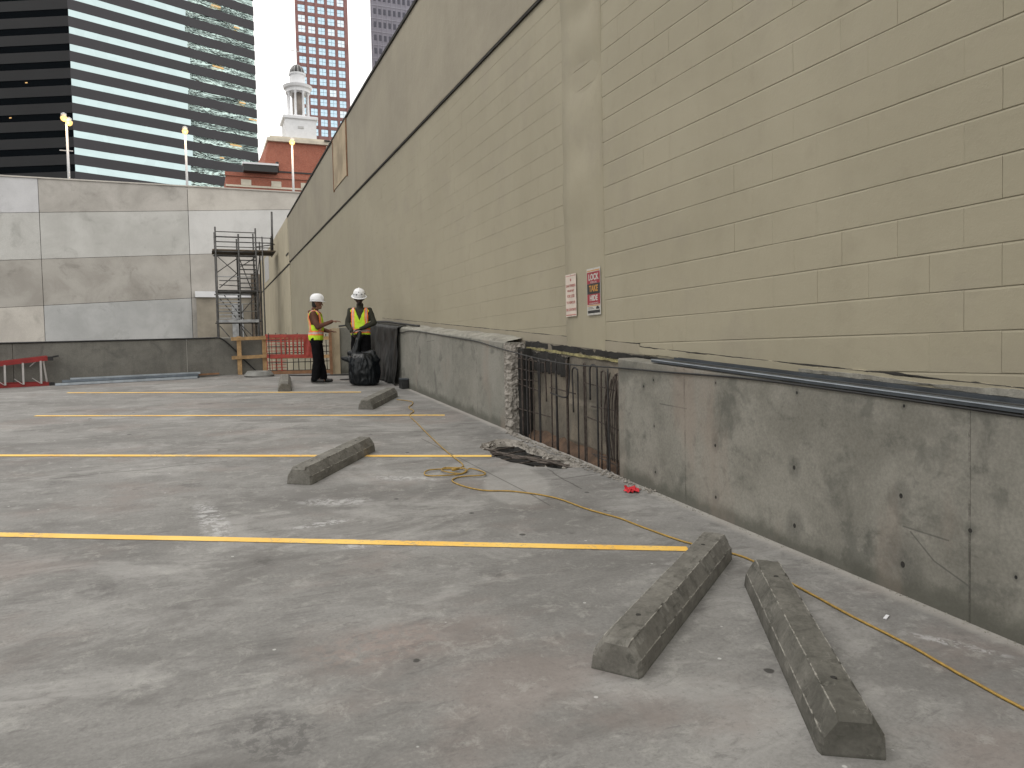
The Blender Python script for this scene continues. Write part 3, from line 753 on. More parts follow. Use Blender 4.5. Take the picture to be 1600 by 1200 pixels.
for k in range(7):
    y = 6.34 + .05*k
    part('rebar', MB().tube(catmull([D(3.70 + .01*k, y, .95 - .03*(k % 3)), D(3.70, y+.02, .6), D(3.71, y + .06*math.sin(k), .10)], 4), 0.007, 6), M['rust'], cage, True)

# rubble fringe along the breach
def rubble(name, pts, n, rmin, rmax, spread, mat, label):
    mb = MB(); rn = random.Random(len(name) + n)
    for _ in range(n):
        i = rn.randrange(len(pts)-1); f = rn.random()
        x = pts[i][0] + (pts[i+1][0]-pts[i][0])*f + rn.gauss(0, spread); y = pts[i][1] + (pts[i+1][1]-pts[i][1])*f + rn.gauss(0, spread)
        r = rn.uniform(rmin, rmax)*(0.5 + rn.random()); c = D(x, y, r*.35); q = [rn.uniform(.6, 1.3) for _ in range(6)]
        if x > 3.648: continue
        mb.add([c+Vector((r*q[0],0,0)), c-Vector((r*q[1],0,0)), c+Vector((0,r*q[2],0)), c-Vector((0,r*q[3],0)), c+Vector((0,0,r*.6*q[4])), c-Vector((0,0,r*.5))],
               [(0,2,4),(2,1,4),(1,3,4),(3,0,4),(2,0,5),(1,2,5),(3,1,5),(0,3,5)])
    o = part(name, mb, mat); return tag(o, label, 'rubble', kind='stuff')
rubble('rubble', [(3.6, 8.9), (3.58, 8.4), (3.59, 7.8), (3.6, 7.2), (3.55, 6.6), (3.6, 6.2), (3.62, 5.6)], 420, .006, .02, .035, M['broken'], 'crumbs of broken concrete along the foot of the breach')
rubble('grit', [(3.61, 6.2), (3.62, 5.2), (3.63, 3), (3.63, 1.8)], 500, .002, .006, .02, M['mortar'], 'fine grit gathered along the foot of the near parapet')

# ---------------------------------------------------------------- studs lying on the near parapet
def c_stud(name, p, q, w, h, mat, parent, th=0.003, lip=0.010, edge=None):
    """open-side-up C section from p to q"""
    p, q = Vector(p), Vector(q); d = (q-p).normalized(); sdv = d.cross(Vector((0,0,1))).normalized(); u = sdv.cross(d)
    prof = [(-w/2, 0), (w/2, 0), (w/2, h), (w/2-lip, h), (w/2-lip, h-th), (w/2-th, h-th), (w/2-th, th), (-w/2+th, th), (-w/2+th, h-th), (-w/2+lip, h-th), (-w/2+lip, h), (-w/2, h)]
    vs = [c + sdv*a + u*b for c in (p, q) for a, b in prof]; n = len(prof)
    fs = [(i, (i+1) % n, (i+1) % n+n, i+n) for i in range(n)]
    mb = MB().add(vs, fs)
    return part(name, mb, mat, parent)
st = thing('steel_stud', 'long dark steel channel with a painted-on lit front edge along the near parapet top', 'steel stud', D(3.7, 4, 1.12))
part('channel', MB().beam(D(3.722, 5.72, 1.140), D(3.706, 2.42, 1.140), 0.145, 0.026), M['galv_dark'], st)
part('lit_edge_strip', MB().beam(D(3.6485, 5.72, 1.1490), D(3.6325, 2.42, 1.1490), .004, .007), M['galv_lt'], st)  # bright strip painting the light caught on the channel's front edge
part('rib', MB().beam(D(3.722, 5.71, 1.1545), D(3.706, 2.43, 1.1545), 0.020, 0.003), M['gap'], st)
st2 = thing('steel_stud', 'narrow dark steel channel against the wall behind the wide one on the near parapet', 'steel stud', D(3.82, 4, 1.12))
c_stud('channel', D(3.826, 5.60, 1.126), D(3.818, 2.46, 1.126), 0.05, 0.045, M['galv_dark'], st2)
st3 = thing('cable', 'thick black cable behind the steel studs at the wall', 'cable', D(3.845, 4, 1.13))
part('cable_run', MB().tube(catmull([D(3.864, 5.9, 1.135), D(3.866, 5, 1.15), D(3.864, 4, 1.147), D(3.866, 3, 1.149), D(3.864, 2, 1.146), D(3.866, -1, 1.146)], 6), 0.010, 7), M['cable'], st3, True)
# lumps of concrete at the end of the studs
def lump(name, c, r, mat, seed, parent=None, sub=2, flat=1.0):
    bm = bmesh.new(); bmesh.ops.create_icosphere(bm, subdivisions=sub, radius=1)
    for v in bm.verts:
        k = 1 + .35*noise.noise(v.co*1.5 + Vector((seed, 0, 0))) + .15*noise.noise(v.co*4 + Vector((seed, 3, 0)))
        v.co = Vector((v.co.x*r[0], v.co.y*r[1], v.co.z*r[2]))*k
    me = bpy.data.meshes.new(name); bm.to_mesh(me); bm.free(); me.materials.append(mat)
    o = bpy.data.objects.new(name, me); COL.objects.link(o); o.location = c
    if parent: o.parent = parent
    return o
tag(lump('concrete_chunk', D(3.735, 2.34, 1.155), (.07, .075, .04), M['mortar'], 3), 'rough chunk of concrete on the parapet at the end of the studs', 'rubble')
# cable running over the front of the parapets and through the breach
cb = thing('cable', 'long thin black cable draped along the front of the parapets across the breach', 'cable', D(3.63, 9, 1.0))
pts = [D(3.70, 15.9, 1.08), (3.64, 15.3, SL*15.3+1.05), D(3.635, 14.5, 1.03), D(3.635, 13.57, 1.098), D(3.637, 11.47, 1.09), D(3.637, 10.2, 1.08), D(3.635, 9.6, 1.05), D(3.632, 8.95, 1.02), D(3.63, 8.1, 0.99), D(3.63, 7.26, .985), D(3.634, 6.3, 1.03),
       D(3.636, 5.5, 1.06), D(3.64, 4.94, 1.085), D(3.641, 4.4, 1.105), D(3.643, 3.6, 1.112), D(3.643, 2.2, 1.112), D(3.643, 0, 1.112)]
part('cable_run', MB().tube(catmull(pts, 6), 0.0075, 7), M['cable'], cb, True)

# black sheet hanging over the corner parapet
mb = MB(); NU, NV = 90, 26; vs = []
for j in range(NV+1):
    for i in range(NU+1):
        f = i/NU; y = 17.3 - 2.75*f; v = j/NV
        h = 1.17 - 1.17*v
        fold = 0.030*math.sin(f*33 + 5*nz(f*5, v*1.2, 2)) + 0.05*nz(f*11, v*2.5, 5) + .03*nz(f*30, v*5, 1)
        x = 3.62 - 0.03 - fold*(.3+.7*v) - 0.14*v**3*(0.6+.6*nz(f*6, 1, 1)) - 0.12*(f < .5)*(.5-f)
        if j == 0: x += 0.2
        vs.append(D(x, y + 0.02*nz(f*20, v, 9), max(0.008, h + .015*nz(f*8, 3))))
mb.add(vs, [(j*(NU+1)+i, (j+1)*(NU+1)+i, (j+1)*(NU+1)+i+1, j*(NU+1)+i+1) for j in range(NV) for i in range(NU)])
sheetm = simple('grimy_black_sheeting', (0.017, 0.018, 0.017), 0.55, var=0.6, scale=3, bump=0.7, bscale=12)
shd = part('sheeting', mb, sheetm, None, True); sm = shd.modifiers.new('s', 'SOLIDIFY'); sm.thickness = .006
tag(shd, 'grimy black plastic sheeting hung in folds over the corner parapet behind the trash bag', 'plastic sheeting')
# black lip on top of sheet
hz = thing('hose', 'thick black hose lying on top of the corner parapet', 'hose', D(3.6, 16, 1.19))
part('hose_run', MB().tube(catmull([D(2.98, 17.55, 1.06), D(3.3, 17.4, 1.10), D(3.62, 16.9, 1.17), D(3.66, 15.8, 1.205), D(3.68, 15, 1.20), D(3.72, 14.2, 1.19), D(3.76, 13.6, 1.185)], 6), .02, 8), M['cable'], hz, True)

bx = thing('plastic_box', 'small black box at the foot of the pale parapet near the trash bag', 'box', D(3.57, 14.1), deck_rot(0.05))
part('shell', MB().box((-.07, -.09, 0), (.07, .09, .17)), M['blackplastic'], bx, local=True, bevel=0.01)
part('lid', MB().box((-.078, -.098, .171), (.078, .098, .19)), M['galv_dark'], bx, local=True)

# ---------------------------------------------------------------- wheel stops
def wheel_stop(p, q, label, L=None, seed=0, w=0.242, h=0.158):
    """p, q: centres of the two ends on the deck"""
    p, q = Vector((*p, 0)), Vector((*q, 0)); d = q-p; L = L or d.length; ang = math.atan2(d.y, d.x)
    o = thing('wheel_stop', label, 'wheel stop', D(p.x, p.y), deck_rot(ang), 'loose concrete wheel stops on the deck')
    prof = [(-w*.5, 0.0), (-w*.47, h*.50), (-w*.265, h), (w*.265, h), (w*.47, h*.50), (w*.5, 0.0)]
    fine = []
    for i in range(len(prof)-1):
        a, b = prof[i], prof[i+1]
        for k in range(4):
            f = (0, .06, .5, .94)[k]; fine.append((a[0] + (b[0]-a[0])*f, a[1] + (b[1]-a[1])*f))
    fine.append(prof[-1]); n = len(fine); N = 120; vs = []
    corners = prof[1:-1]
    for i in range(N+1):
        x = L*i/N; e = min(x, L-x)
        k = 1 if e > 0.028 else 0.86 + 0.14*(e/0.028)          # chamfered ends
        for (a, b) in fine:
            cd = min(math.hypot(a-c[0], b-c[1]) for c in corners)
            c = 0.0
            if cd < .012 or e < .03: c = max(0, nz(x, a*2 + seed, b*2, 26) - 0.16)*0.020 + max(0, nz(x, a + seed, b, 9) - .40)*.035
            f = 1 - c/0.09
            vs.append(Vector((x, a*(k*.6+.4)*f + .0008*nz(x, b, seed, 9), (b*k*f + .0008*nz(x, a, seed+4, 9)) if b > 0 else 0.0)))
    fs = []
    for i in range(N):
        for j in range(n-1): fs.append((i*n+j, i*n+j+1, (i+1)*n+j+1, (i+1)*n+j))
        fs.append((i*n+n-1, i*n, (i+1)*n, (i+1)*n+n-1))
    fs.append(tuple(range(n-1, -1, -1))); fs.append(tuple(range(N*n, N*n+n)))
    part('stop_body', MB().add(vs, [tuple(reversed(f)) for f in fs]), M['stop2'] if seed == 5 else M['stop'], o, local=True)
    for f in (.17, .83):
        part('pin_hole', MB().lathe([(.013, -.02), (.013, .0012)], (L*f, 0, h), 10), M['gap'], o, local=True)
    return o
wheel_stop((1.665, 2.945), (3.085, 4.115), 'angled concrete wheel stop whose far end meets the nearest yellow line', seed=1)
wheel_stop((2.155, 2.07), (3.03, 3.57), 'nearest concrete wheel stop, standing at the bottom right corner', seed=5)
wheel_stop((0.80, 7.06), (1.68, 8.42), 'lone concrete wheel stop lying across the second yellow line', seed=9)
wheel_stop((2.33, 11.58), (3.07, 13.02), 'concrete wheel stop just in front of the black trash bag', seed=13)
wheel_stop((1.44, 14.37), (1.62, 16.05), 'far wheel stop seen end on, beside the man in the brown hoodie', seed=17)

# ---------------------------------------------------------------- extension cord and small litter
cc_ = thing('extension_cord', 'yellow extension cord snaking over the deck with a small coil', 'cord', D(2.5, 6.5))
R_ = 0.0066
main = [(3.04, 12.5), (3.2, 12.2), (3.14, 11.88), (2.98, 11.5), (2.95, 11.1), (2.78, 10.7), (2.70, 10.0), (2.62, 9.33), (2.50, 8.25), (2.46, 7.7), (2.43, 7.3), (2.34, 7.12), (2.22, 7.22), (2.14, 7.05), (2.28, 6.92),
        (2.38, 7.05), (2.25, 7.16), (2.02, 7.12), (1.95, 6.98), (2.06, 6.86), (2.3, 6.92), (2.42, 7.04), (2.5, 6.92), (2.44, 6.74), (2.25, 6.80), (2.12, 6.68), (2.15, 6.42), (2.28, 6.22), (2.50, 6.10), (2.72, 5.80), (2.82, 5.36), (2.93, 5.05), (2.96, 4.78),
        (3.04, 4.42), (3.13, 4.20), (3.22, 3.98), (3.20, 3.70), (3.17, 3.47), (3.15, 3.2), (3.13, 3.0), (3.12, 2.66), (3.08, 2.35), (3.05, 2.05), (3.0, 1.5), (3.1, 0.5), (3.2, -2)]
pts = []
for i, (x, y) in enumerate(main):
    hgt = R_ + 0.002 + (0.012 if 11 <= i <= 23 and i % 2 else 0)
    pts.append(D(x + .012*nz(i*1.7, 3), y + .012*nz(i*1.3, 8), hgt))
cp = catmull(pts, 8)
cp = [p + Vector((.004*nz(p.y*9, 1), 0, 0)) for p in cp]
part('cord_run', MB().tube(cp, R_, 7), M['cord'], cc_, True)
pk = D(2.24, 7.02, 0.03)
part('plug', MB().cap(pk, pk + Vector((.06, .03, 0)), .018, .014), M['cord'], cc_, True)
# a red rag
mb = MB(); vs = []; n = 14
for j in range(n+1):
    for i in range(n+1):
        u, v = i/n-.5, j/n-.5
        vs.append(Vector((u*.19*(1-.5*abs(v)), v*.12 + .03*nz(u*5, v*5, 2), 0.004 + .03*max(0, .3+nz(u*5, v*5, 7)))))
rg = thing('red_rag', 'crumpled bright red rag at the foot of the near parapet by the breach', 'rag', D(3.47, 5.78), deck_rot(.9))
part('cloth', MB().add(vs, [(j*(n+1)+i, j*(n+1)+i+1, (j+1)*(n+1)+i+1, (j+1)*(n+1)+i) for j in range(n) for i in range(n)]), M['red'], rg, True, local=True)
wf = thing('paper_scrap', 'small white scrap on the deck beside the yellow cord, lower right', 'litter', D(3.30, 2.95), deck_rot(.5))
part('scrap', MB().box((-.03, -.008, 0.003), (.03, .008, .007)), M['white'], wf, local=True)

# ---------------------------------------------------------------- far end of the deck: ladder, studs, guard, net
A_BP = math.atan(0.2675)
lad = thing('stepladder', 'red stepladder with aluminium steps lying on its side by the back parapet', 'ladder', D(-2.62, bp(-2.62)-0.22), deck_rot(A_BP))
# local x along parapet (0 = foot end, negative toward the top), z up
def lbeam(name, p, q, w, h, m, par=lad): return part(name, MB().beam(p, q, w, h), m, par, local=True)
for (yo, nm) in ((0, 0), (0.14, 1)):
    lbeam('rail', (-2.6, yo, .10 if nm else .03), (0.0, yo, .03), .03, .075, M['lad_red'])
    lbeam('rail', (-2.6, yo, .27), (0.0, yo, .52), .035, .085, M['lad_red'])
for k in range(9):
    x = -0.13 - 0.285*k; zt_ = .52 + x*.096
    lbeam('step', (x, -0.01, .05), (x+.01, -0.01, zt_-.03), .10, .03, M['alu'])
    lbeam('brace', (x-.02, -.03, .06), (x-.14, -.03, .16), .02, .012, M['alu'])
    if k % 2 == 0: lbeam('brace', (x-.05, .14, zt_-.05), (x-.16, .10, zt_-.14), .02, .012, M['alu'])
lbeam('rear_bar', (-.02, .13, .05), (-.06, .13, .48), .03, .03, M['alu'])
for z in (.03, .52): part('foot', MB().box((0.0, -.03, z-.045), (.09, .03, z+.03)), M['blackplastic'], lad, local=True)
lbeam('foot', (0.03, .14, .52), (.20, .14, .55), .03, .03, M['blackplastic'])

for i, (x0_, x1_, off, hh, m, lab) in enumerate(((-2.50, -0.02, .36, .0, 'galv_lt', 'lowest front steel stud of the pile on the deck by the back parapet'), (-2.42, 0.02, .26, .001, 'galv_dark', 'dark steel stud in the middle of the pile by the back parapet'),
                                       (-2.28, 0.04, .16, .07, 'galv_lt', 'upper rear steel stud of the pile by the back parapet'), (-2.40, 0.0, .27, .047, 'galv', 'steel stud lying on top of the front pair by the back parapet'))):
    t_ = thing('steel_stud', lab, 'steel stud', D(x0_, bp(x0_)-off), None, 'steel studs piled by the back parapet')
    c_stud('channel', D(x0_, bp(x0_)-off, hh+.003), D(x1_, bp(x1_)-off-.04, hh+.003), .09, .045, M[m], t_)
pl = thing('timber_board', 'short brown board poking out past the right end of the stud pile', 'board', D(.1, bp(.1)-.15))
part('plank', MB().beam(D(-0.1, bp(-.1)-.12, .05), D(.42, bp(.42)-.14, .055), .09, .035), M['wood_dk'], pl)
pl = thing('timber_board', 'flat board under the left end of the pale studs', 'board', D(-2.0, bp(-2.0)-.15))
part('plank', MB().beam(D(-2.2, bp(-2.2)-.10, .03), D(.0, bp(.0)-.10, .03), .10, .035), M['wood_dk'], pl)

# black cable on the back parapet
cb = thing('cable', 'black cable along the top edge of the back parapet dropping to the deck', 'cable', D(-1, bp(-1)))
pts = [D(x, bp(x)-.012, .815 + .006*nz(x, 1)) for x in (-14, -10, -7, -5, -4, -3, -2, -1, 0.0, .3)] + [D(.5, bp(.5)-.015, .80), D(.72, bp(.7)-.03, .6), D(.95, bp(.9)-.04, .33), D(1.15, bp(1.1)-.06, .12), D(1.25, bp(1.2)-.1, .02)]
part('cable_run', MB().tube(catmull(pts, 5), .016, 7), M['cable'], cb, True)

gr = thing('timber_guardrail', 'tan timber guardrail across the gap at the far right corner of the deck', 'guardrail', D(1.4, 17.7))
GY = lambda x: bp(min(x, 1.42)) - 0.10 - 0.22*max(0, x-1.42)
for x in (0.86, 1.40, 2.55): part('post', MB().beam(D(x, GY(x)+.02, 0), D(x, GY(x)+.02, .84), .09, .045, (0,1,0)), M['wood'], gr)
for h in (.79, .38):
    part('rail', MB().beam(D(.70, GY(.70)-.03, h), D(1.48, GY(1.48)-.03, h+.01), .045, .075), M['wood'], gr)
    part('rail', MB().beam(D(1.50, GY(1.5)-.03, h-.02), D(2.95, GY(2.95)-.03, h), .045, .075), M['wood'], gr)
# netting
nt = thing('safety_net', 'orange red plastic safety netting tied to the timber guardrail', 'netting', D(1.95, 17.5))
NYF = lambda x: GY(x) - .075
def band(nm, x0_, x1_, h0, h1, N=24, kind=None):
    vs = []
    for i in range(N+1):
        x = x0_ + (x1_-x0_)*i/N; w_ = .012*nz(x, h0, 1, 5)
        vs += [D(x, NYF(x)+w_, h0 + .008*nz(x, 2, h0, 4)), D(x, NYF(x)+w_, h1 + .008*nz(x, 6, h1, 4))]
    return part(nm, MB().add(vs, [(2*i, 2*i+2, 2*i+3, 2*i+1) for i in range(N)]), M['net'], nt)
band('net_band', 1.42, 2.50, .80, .875); band('net_band', 1.42, 2.45, .345, .43)
mb = MB()
x = 1.45
while x < 2.40:
    wd = .013 if x < 1.75 else .032
    for (ha, hb) in ((.43, .80), (.05, .345)):
        if hb < .4 and x > 1.80: continue
        mb.beam(D(x, NYF(x)-.004, ha), D(x + .02*nz(x, 1), NYF(x)-.004, hb), wd, .003, (0, 1, 0))
    x += .10 if x < 1.75 else .085
for h in (.06, .12, .19, .26, .50, .57, .64, .71, .76):
    x1_ = 1.85 if h < .4 else 2.42
    mb.beam(D(1.43, NYF(1.43)-.008, h), D(x1_, NYF(x1_)-.008, h+.02), .003, .012 if h < .7 else .022, (0,0,1))
mb.beam(D(1.43, NYF(1.43), .03), D(1.62, NYF(1.62), .06), .004, .04)
part('net_mesh', mb, M['net'], nt, kind='stuff')
# drooping bunched netting
vs = []; N = 16
for j in range(N+1):
    for i in range(9):
        x = 2.22 + .30*i/8; h = .82 - .42*j/N
        vs.append(D(x + .01*nz(i, j, 2, .8), NYF(x) - .012 - .02*math.sin(i*1.9 + j*.2), h))
part('net_bunch', MB().add(vs, [(j*9+i, j*9+i+1, (j+1)*9+i+1, (j+1)*9+i) for j in range(N) for i in range(8)]), M['net'], nt, True)

rg2 = thing('rebar_grid', 'thin black rebar grid standing in the gap behind the safety netting', 'rebar', D(2.2, 17.9))
RY = lambda x: 17.93 - .06*(x-1.5)
for k in range(12):
    x = 1.50 + .125*k
    part('rebar', MB().tube([D(x, RY(x), -.2), D(x + rn.uniform(-.02, .02), RY(x), .86 + rn.uniform(-.05, .06))], .009, 6), M['rebar_dark'], rg2, True)
for h in (.07, .24, .45, .60, .74):
    part('rebar', MB().tube([D(1.45, RY(1.45)-.02, h), D(3.0, RY(3.0)-.02, h + rn.uniform(-.03, .03))], .009, 6), M['rebar_dark'], rg2, True)
part('rebar', MB().tube([D(2.62, RY(2.6)-.04, -.2), D(2.63, RY(2.6)-.04, 1.0)], .02, 6), M['rebar_dark'], rg2, True)
kb = thing('timber_curb', 'dark brown timber lying along the foot of the netting gap', 'board', D(2, 17.8))
part('plank', MB().beam(D(1.5, 17.80, .02), D(2.9, 17.66, .02), .07, .10), M['wood_dk'], kb)
fb = thing('plywood_form', 'pinkish plywood form board upright behind the trash bag', 'board', D(2.95, 17.3))
part('sheet', MB().box(D(2.78, 17.36, -.1), D(2.96, 17.40, 1.02)), M['ply'], fb)
part('brace', MB().beam(D(2.75, 17.3, 0), D(2.74, 17.3, 1.0), .06, .04, (0,1,0)), M['wood_dk'], fb)
co = thing('hose_coil', 'flat coil of grey hose on the deck at the foot of the timber guardrail', 'hose', D(1.22, 17.35), deck_rot(0))
pts = []
for k in range(100):
    a = k*.25; r = .26 - .0006*k; pts.append(Vector((r*math.cos(a)*1.15, r*math.sin(a)*.9, .02 + .0009*k)))
part('hose_run', MB().tube(pts, .018, 7), simple('grey_hose', (.25, .25, .235), .6), co, True, local=True)
cb = thing('cable', 'black cable on the deck between the far wheel stop and the trash bag', 'cable', D(2.4, 16.9))
part('cable_run', MB().tube(catmull([D(1.75, 17.3, .02), D(2.0, 17.1, .02), D(2.4, 17.05, .02), D(2.8, 16.95, .02), D(3.2, 16.9, .02), D(3.4, 16.6, .02)], 6), .014, 7), M['cable'], cb, True)

# ---------------------------------------------------------------- signs on the pilaster
def text_mesh(s, size, mat, name='lettering', bold=0.0):
    cu = bpy.data.curves.new(name, 'FONT'); cu.body = s; cu.size = size; cu.align_x = 'CENTER'; cu.align_y = 'CENTER'; cu.offset = bold; cu.extrude = 0.0004
    o = bpy.data.objects.new(name, cu); COL.objects.link(o)
    dg = bpy.context.evaluated_depsgraph_get(); me = bpy.data.meshes.new_from_object(o.evaluated_get(dg))
    bpy.data.objects.remove(o); me.materials.clear(); me.materials.append(mat); return me
redp = simple('sign_red', (.30, .022, .035), .5, var=.15); blk = simple('sign_black', (.02, .02, .02), .5); orn = simple('sign_orange', (.50, .24, .04), .5, var=.1)
wht = simple('sign_white', (.50, .49, .45), .5, var=.1); pink = simple('faded_sign_red', (.42, .15, .13), .6, var=.2); wht2 = simple('faded_sign_white', (.62, .54, .47), .55, var=.1)
RS = Matrix(((0, 0, -1), (-1, 0, 0), (0, 1, 0)))     # local x -> -Y, local y -> +Z, local z (front) -> -X
def sign(y, z, w, h, label, back):
    o = thing('parking_sign', label, 'sign', (3.872, y, z), RS)
    part('plate', MB().box((-w/2, -h/2, 0), (w/2, h/2, .003)), back, o, local=True)
    return o
def put(o, nm, x0_, y0_, x1_, y1_, z, m): return part(nm, MB().box((x0_, y0_, .003), (x1_, y1_, z)), m, o, local=True)
def word(o, s, size, x, y, z, m, sx=1.0, bold=0.0):
    me = text_mesh(s, size, m, bold=bold); w = inst('lettering', me, o, (x, y, z), (0, 0, 0), (sx, 1, 1)); return w
sg = sign(7.15, 2.265, .295, .49, 'red, black and orange sign reading LOCK TAKE HIDE on the pilaster', wht)
put(sg, 'border', -.135, .215, .135, .225, .0042, orn); put(sg, 'red_panel', -.14, .085, .14, .207, .0042, redp)
put(sg, 'black_panel', -.14, -.025, .14, .084, .0042, blk); put(sg, 'red_panel', -.14, -.135, .14, -.026, .0042, redp)
put(sg, 'border', -.135, -.15, .135, -.142, .0042, orn); put(sg, 'black_panel', -.13, -.225, .13, -.195, .0042, blk)
word(sg, 'LOCK', .088, 0, .150, .0047, wht, 0.92, .003); word(sg, 'TAKE', .088, 0, .03, .0047, orn, 0.90, .003); word(sg, 'HIDE', .078, 0, -.07, .0047, wht, 1.0, .003)
word(sg, 'YOUR CAR', .028, 0, .097, .0047, wht); word(sg, 'YOUR BELONGINGS', .022, 0, -.123, .0047, wht)
put(sg, 'emblem', .05, -.185, .12, -.17, .0045, blk); part('emblem', MB().add([(.05, -.17, .0044), (.12, -.17, .0044), (.095, -.155, .0044), (.07, -.155, .0044)], [(0,1,2,3)]), blk, sg, local=True)
put(sg, 'small_print', -.12, -.167, -.02, -.163, .0042, blk); put(sg, 'small_print', -.12, -.18, 0, -.176, .0042, blk)
sg2 = sign(7.68, 2.265, .255, .47, 'faded white sign with pale red lettering left of the red and black one', wht2)
put(sg2, 'border', -.12, .212, .12, .218, .0042, pink); put(sg2, 'border', -.12, -.222, .12, -.212, .0042, pink)
part('emblem', MB().lathe([(.016, .003), (.016, .0042)], (0, .17, 0), 12), pink, sg2, local=True)
for s_, y, sz in (('UNATTENDED', .105, .038), ('WE ARE NOT', .05, .03), ('RESPONSIBLE', .045, .0),('FOR LOSS', -.01, .044), ('TO VEHICLES', -.08, .038), ('OR CONTENTS', -.16, .038)):
    if sz: word(sg2, s_, sz, 0, y, .0045, pink, .92, .001)
for o_, hw, hh in ((sg, .135, .235), (sg2, .115, .226)):
    for a in (-1, 1): part('screw', MB().lathe([(.005, .003), (.004, .0055)], (0, a*hh, 0), 8), M['galv'], o_, local=True)

# ---------------------------------------------------------------- scaffold tower
sc = thing('scaffold_tower', 'grey scaffold tower with stairs beside the far end of the tan wall', 'scaffold', (2.0, 40, -3.2))
SX = (1.0, 2.03, 2.82); SY = (39.3, 41.0)
def tb(nm, p, q, r=.03, m='scaf'): return part(nm, MB().tube([p, q], r, 6), M[m], sc, True)
for i, x in enumerate(SX):
    for y in SY:
        tb('standard', (x, y, -3.2), (x, y, 7.9 if i != 1 else 7.6), .04)
for y in SY:
    tb('standard', (3.12, y, -3.2), (3.12, y, 7.5), .035)
tb('standard', (3.60, 39.4, 6.74), (3.62, 39.4, 8.75), .05); tb('standard', (3.70, 41.0, 6.74), (3.70, 41.0, 7.8), .03); tb('standard', (3.6, 40.2, 6.74), (3.6, 40.2, 7.6), .03)
for z in (-1.2, .8, 2.2, 3.40, 4.82, 6.74):
    for y in SY: tb('ledger', (.9, y, z), (2.95, y, z), .03)
    for x in SX: tb('transom', (x, SY[0], z), (x, SY[1], z), .03)
for z in (7.2, 7.68, 7.45):
    for y in SY: tb('guard_rail', (1.0, y, z), (3.65 if z < 7.6 else 2.85, y, z), .022)
    tb('guard_rail', (1.0, SY[0], z), (1.0, SY[1], z), .022)
tb('guard_rail', (2.8, SY[0], 7.0), (3.7, SY[0], 7.15), .025)
# planked platforms
for z, xa, xb in ((6.80, .85, 3.74), (4.86, 1.0, 2.95), (3.44, 1.0, 2.95)):
    for k in range(6):
        y = SY[0] + .02 + k*.285
        part('plank', MB().box((xa, y, z), (xb, y+.27, z+.06)), M['plank'] if z > 6 else M['scaf'], sc)
part('toe_board', MB().box((1.02, 39.22, 3.36), (2.85, 39.25, 3.50)), M['scaf_lt'], sc); 
# ladder frames: rungs
for (xa, xb, za, zb, n_) in ((2.06, 2.79, 4.95, 6.7, 8), (1.05, 2.0, 3.5, 4.8, 8)):
    for k in range(n_):
        z = za + (zb-za)*(k+.3)/n_
        part('tread', MB().box((xa, 39.3, z), (xb, 39.42, z+.045)), M['scaf_lt'] if za < 4 else M['scaf'], sc)
for (xa, za, xb, zb) in ((1.05, 6.5, 1.9, 5.7), (1.9, 5.7, 1.1, 5.0), (1.05, 3.2, 2.0, 2.0), (1.05, 6.55, 2.0, 6.55), (1.1, 5.35, 2.0, 5.35), (1.1, 5.15, 2.0, 5.1), (2.05, 6.0, 2.8, 6.5), (2.05, 3.8, 2.8, 4.7), (2.05, 3.2, 2.8, 2.4)):
    tb('brace', (xa, 39.2, za), (xb, 39.2, zb), .022)
for z in (5.55, 4.25, 3.9): tb('guard_rail', (1.0, SY[0], z), (2.85, SY[0], z), .02, 'scaf_lt')
for k in range(9):
    z = -1.0 + k*.86
    tb('rung', (2.82, 39.3, z), (2.82, 41.0, z), .022); tb('rung', (1.0, 39.3, z+.2), (1.0, 41.0, z+.2), .022)
for (xa, za, xb, zb) in ((1.05, 4.75, 2.0, 3.5), (1.35, 4.8, 2.3, 3.5), (2.1, 6.7, 2.7, 4.95), (1.05, 5.9, 2.0, 6.6), (2.05, 3.3, 2.8, 1.9), (2.85, 5.0, 3.1, 6.7), (2.85, 3.5, 3.1, 4.8)):
    tb('brace', (xa, 40.9, za), (xb, 40.9, zb), .022)
# tan room and white lintel at the foot of the concrete wall
rm = thing('gatehouse', 'tan recess with a white lintel at the concrete wall foot behind the scaffold', 'wall', (2, 53.4, -3))
part('wall', MB().box((.08, 53.4, -3.2), (3.4, 53.8, 5.60)), simple('tan_render', (.30, .27, .22), .8, world=True, scale=.7), rm)
part('lintel', MB().box((.02, 53.25, 5.601), (3.42, 53.8, 5.98)), M['white'], rm)
part('pier', MB().box((2.2, 53.2, -3.2), (2.9, 53.395, 5.2)), M['scaf_lt'], rm)

# ---------------------------------------------------------------- precast concrete wall at the back
cw = thing('retaining_wall', 'tall retaining wall of large mismatched concrete panels across the left background', 'wall', (-4, 54, 0))
tints = {'a': ((.38, .36, .33), (.50, .475, .44)), 'b': ((.45, .445, .42), (.55, .545, .52)), 'c': ((.33, .31, .28), (.44, .42, .385)), 'd': ((.40, .405, .40), (.50, .505, .50)),
         'e': ((.53, .53, .54), (.60, .60, .61)), 'f': ((.47, .44, .40), (.58, .55, .50)), 'g': ((.56, .555, .54), (.64, .635, .62))}
TM = {k: concrete('panel_' + k, v[0], v[1], stain=(v[0][0]*.5, v[0][1]*.5, v[0][2]*.48), sc=.5, stain_amt=.45 if k not in 'eg' else .2, bump=.3, streak=.04) for k, v in tints.items()}
lay = {-4: 'ebafdc', -3: 'abfcda', -2: 'ebcfad', -1: 'abcdac', 0: 'fgaacb', 1: 'abcdac', 2: 'bacdfa'}
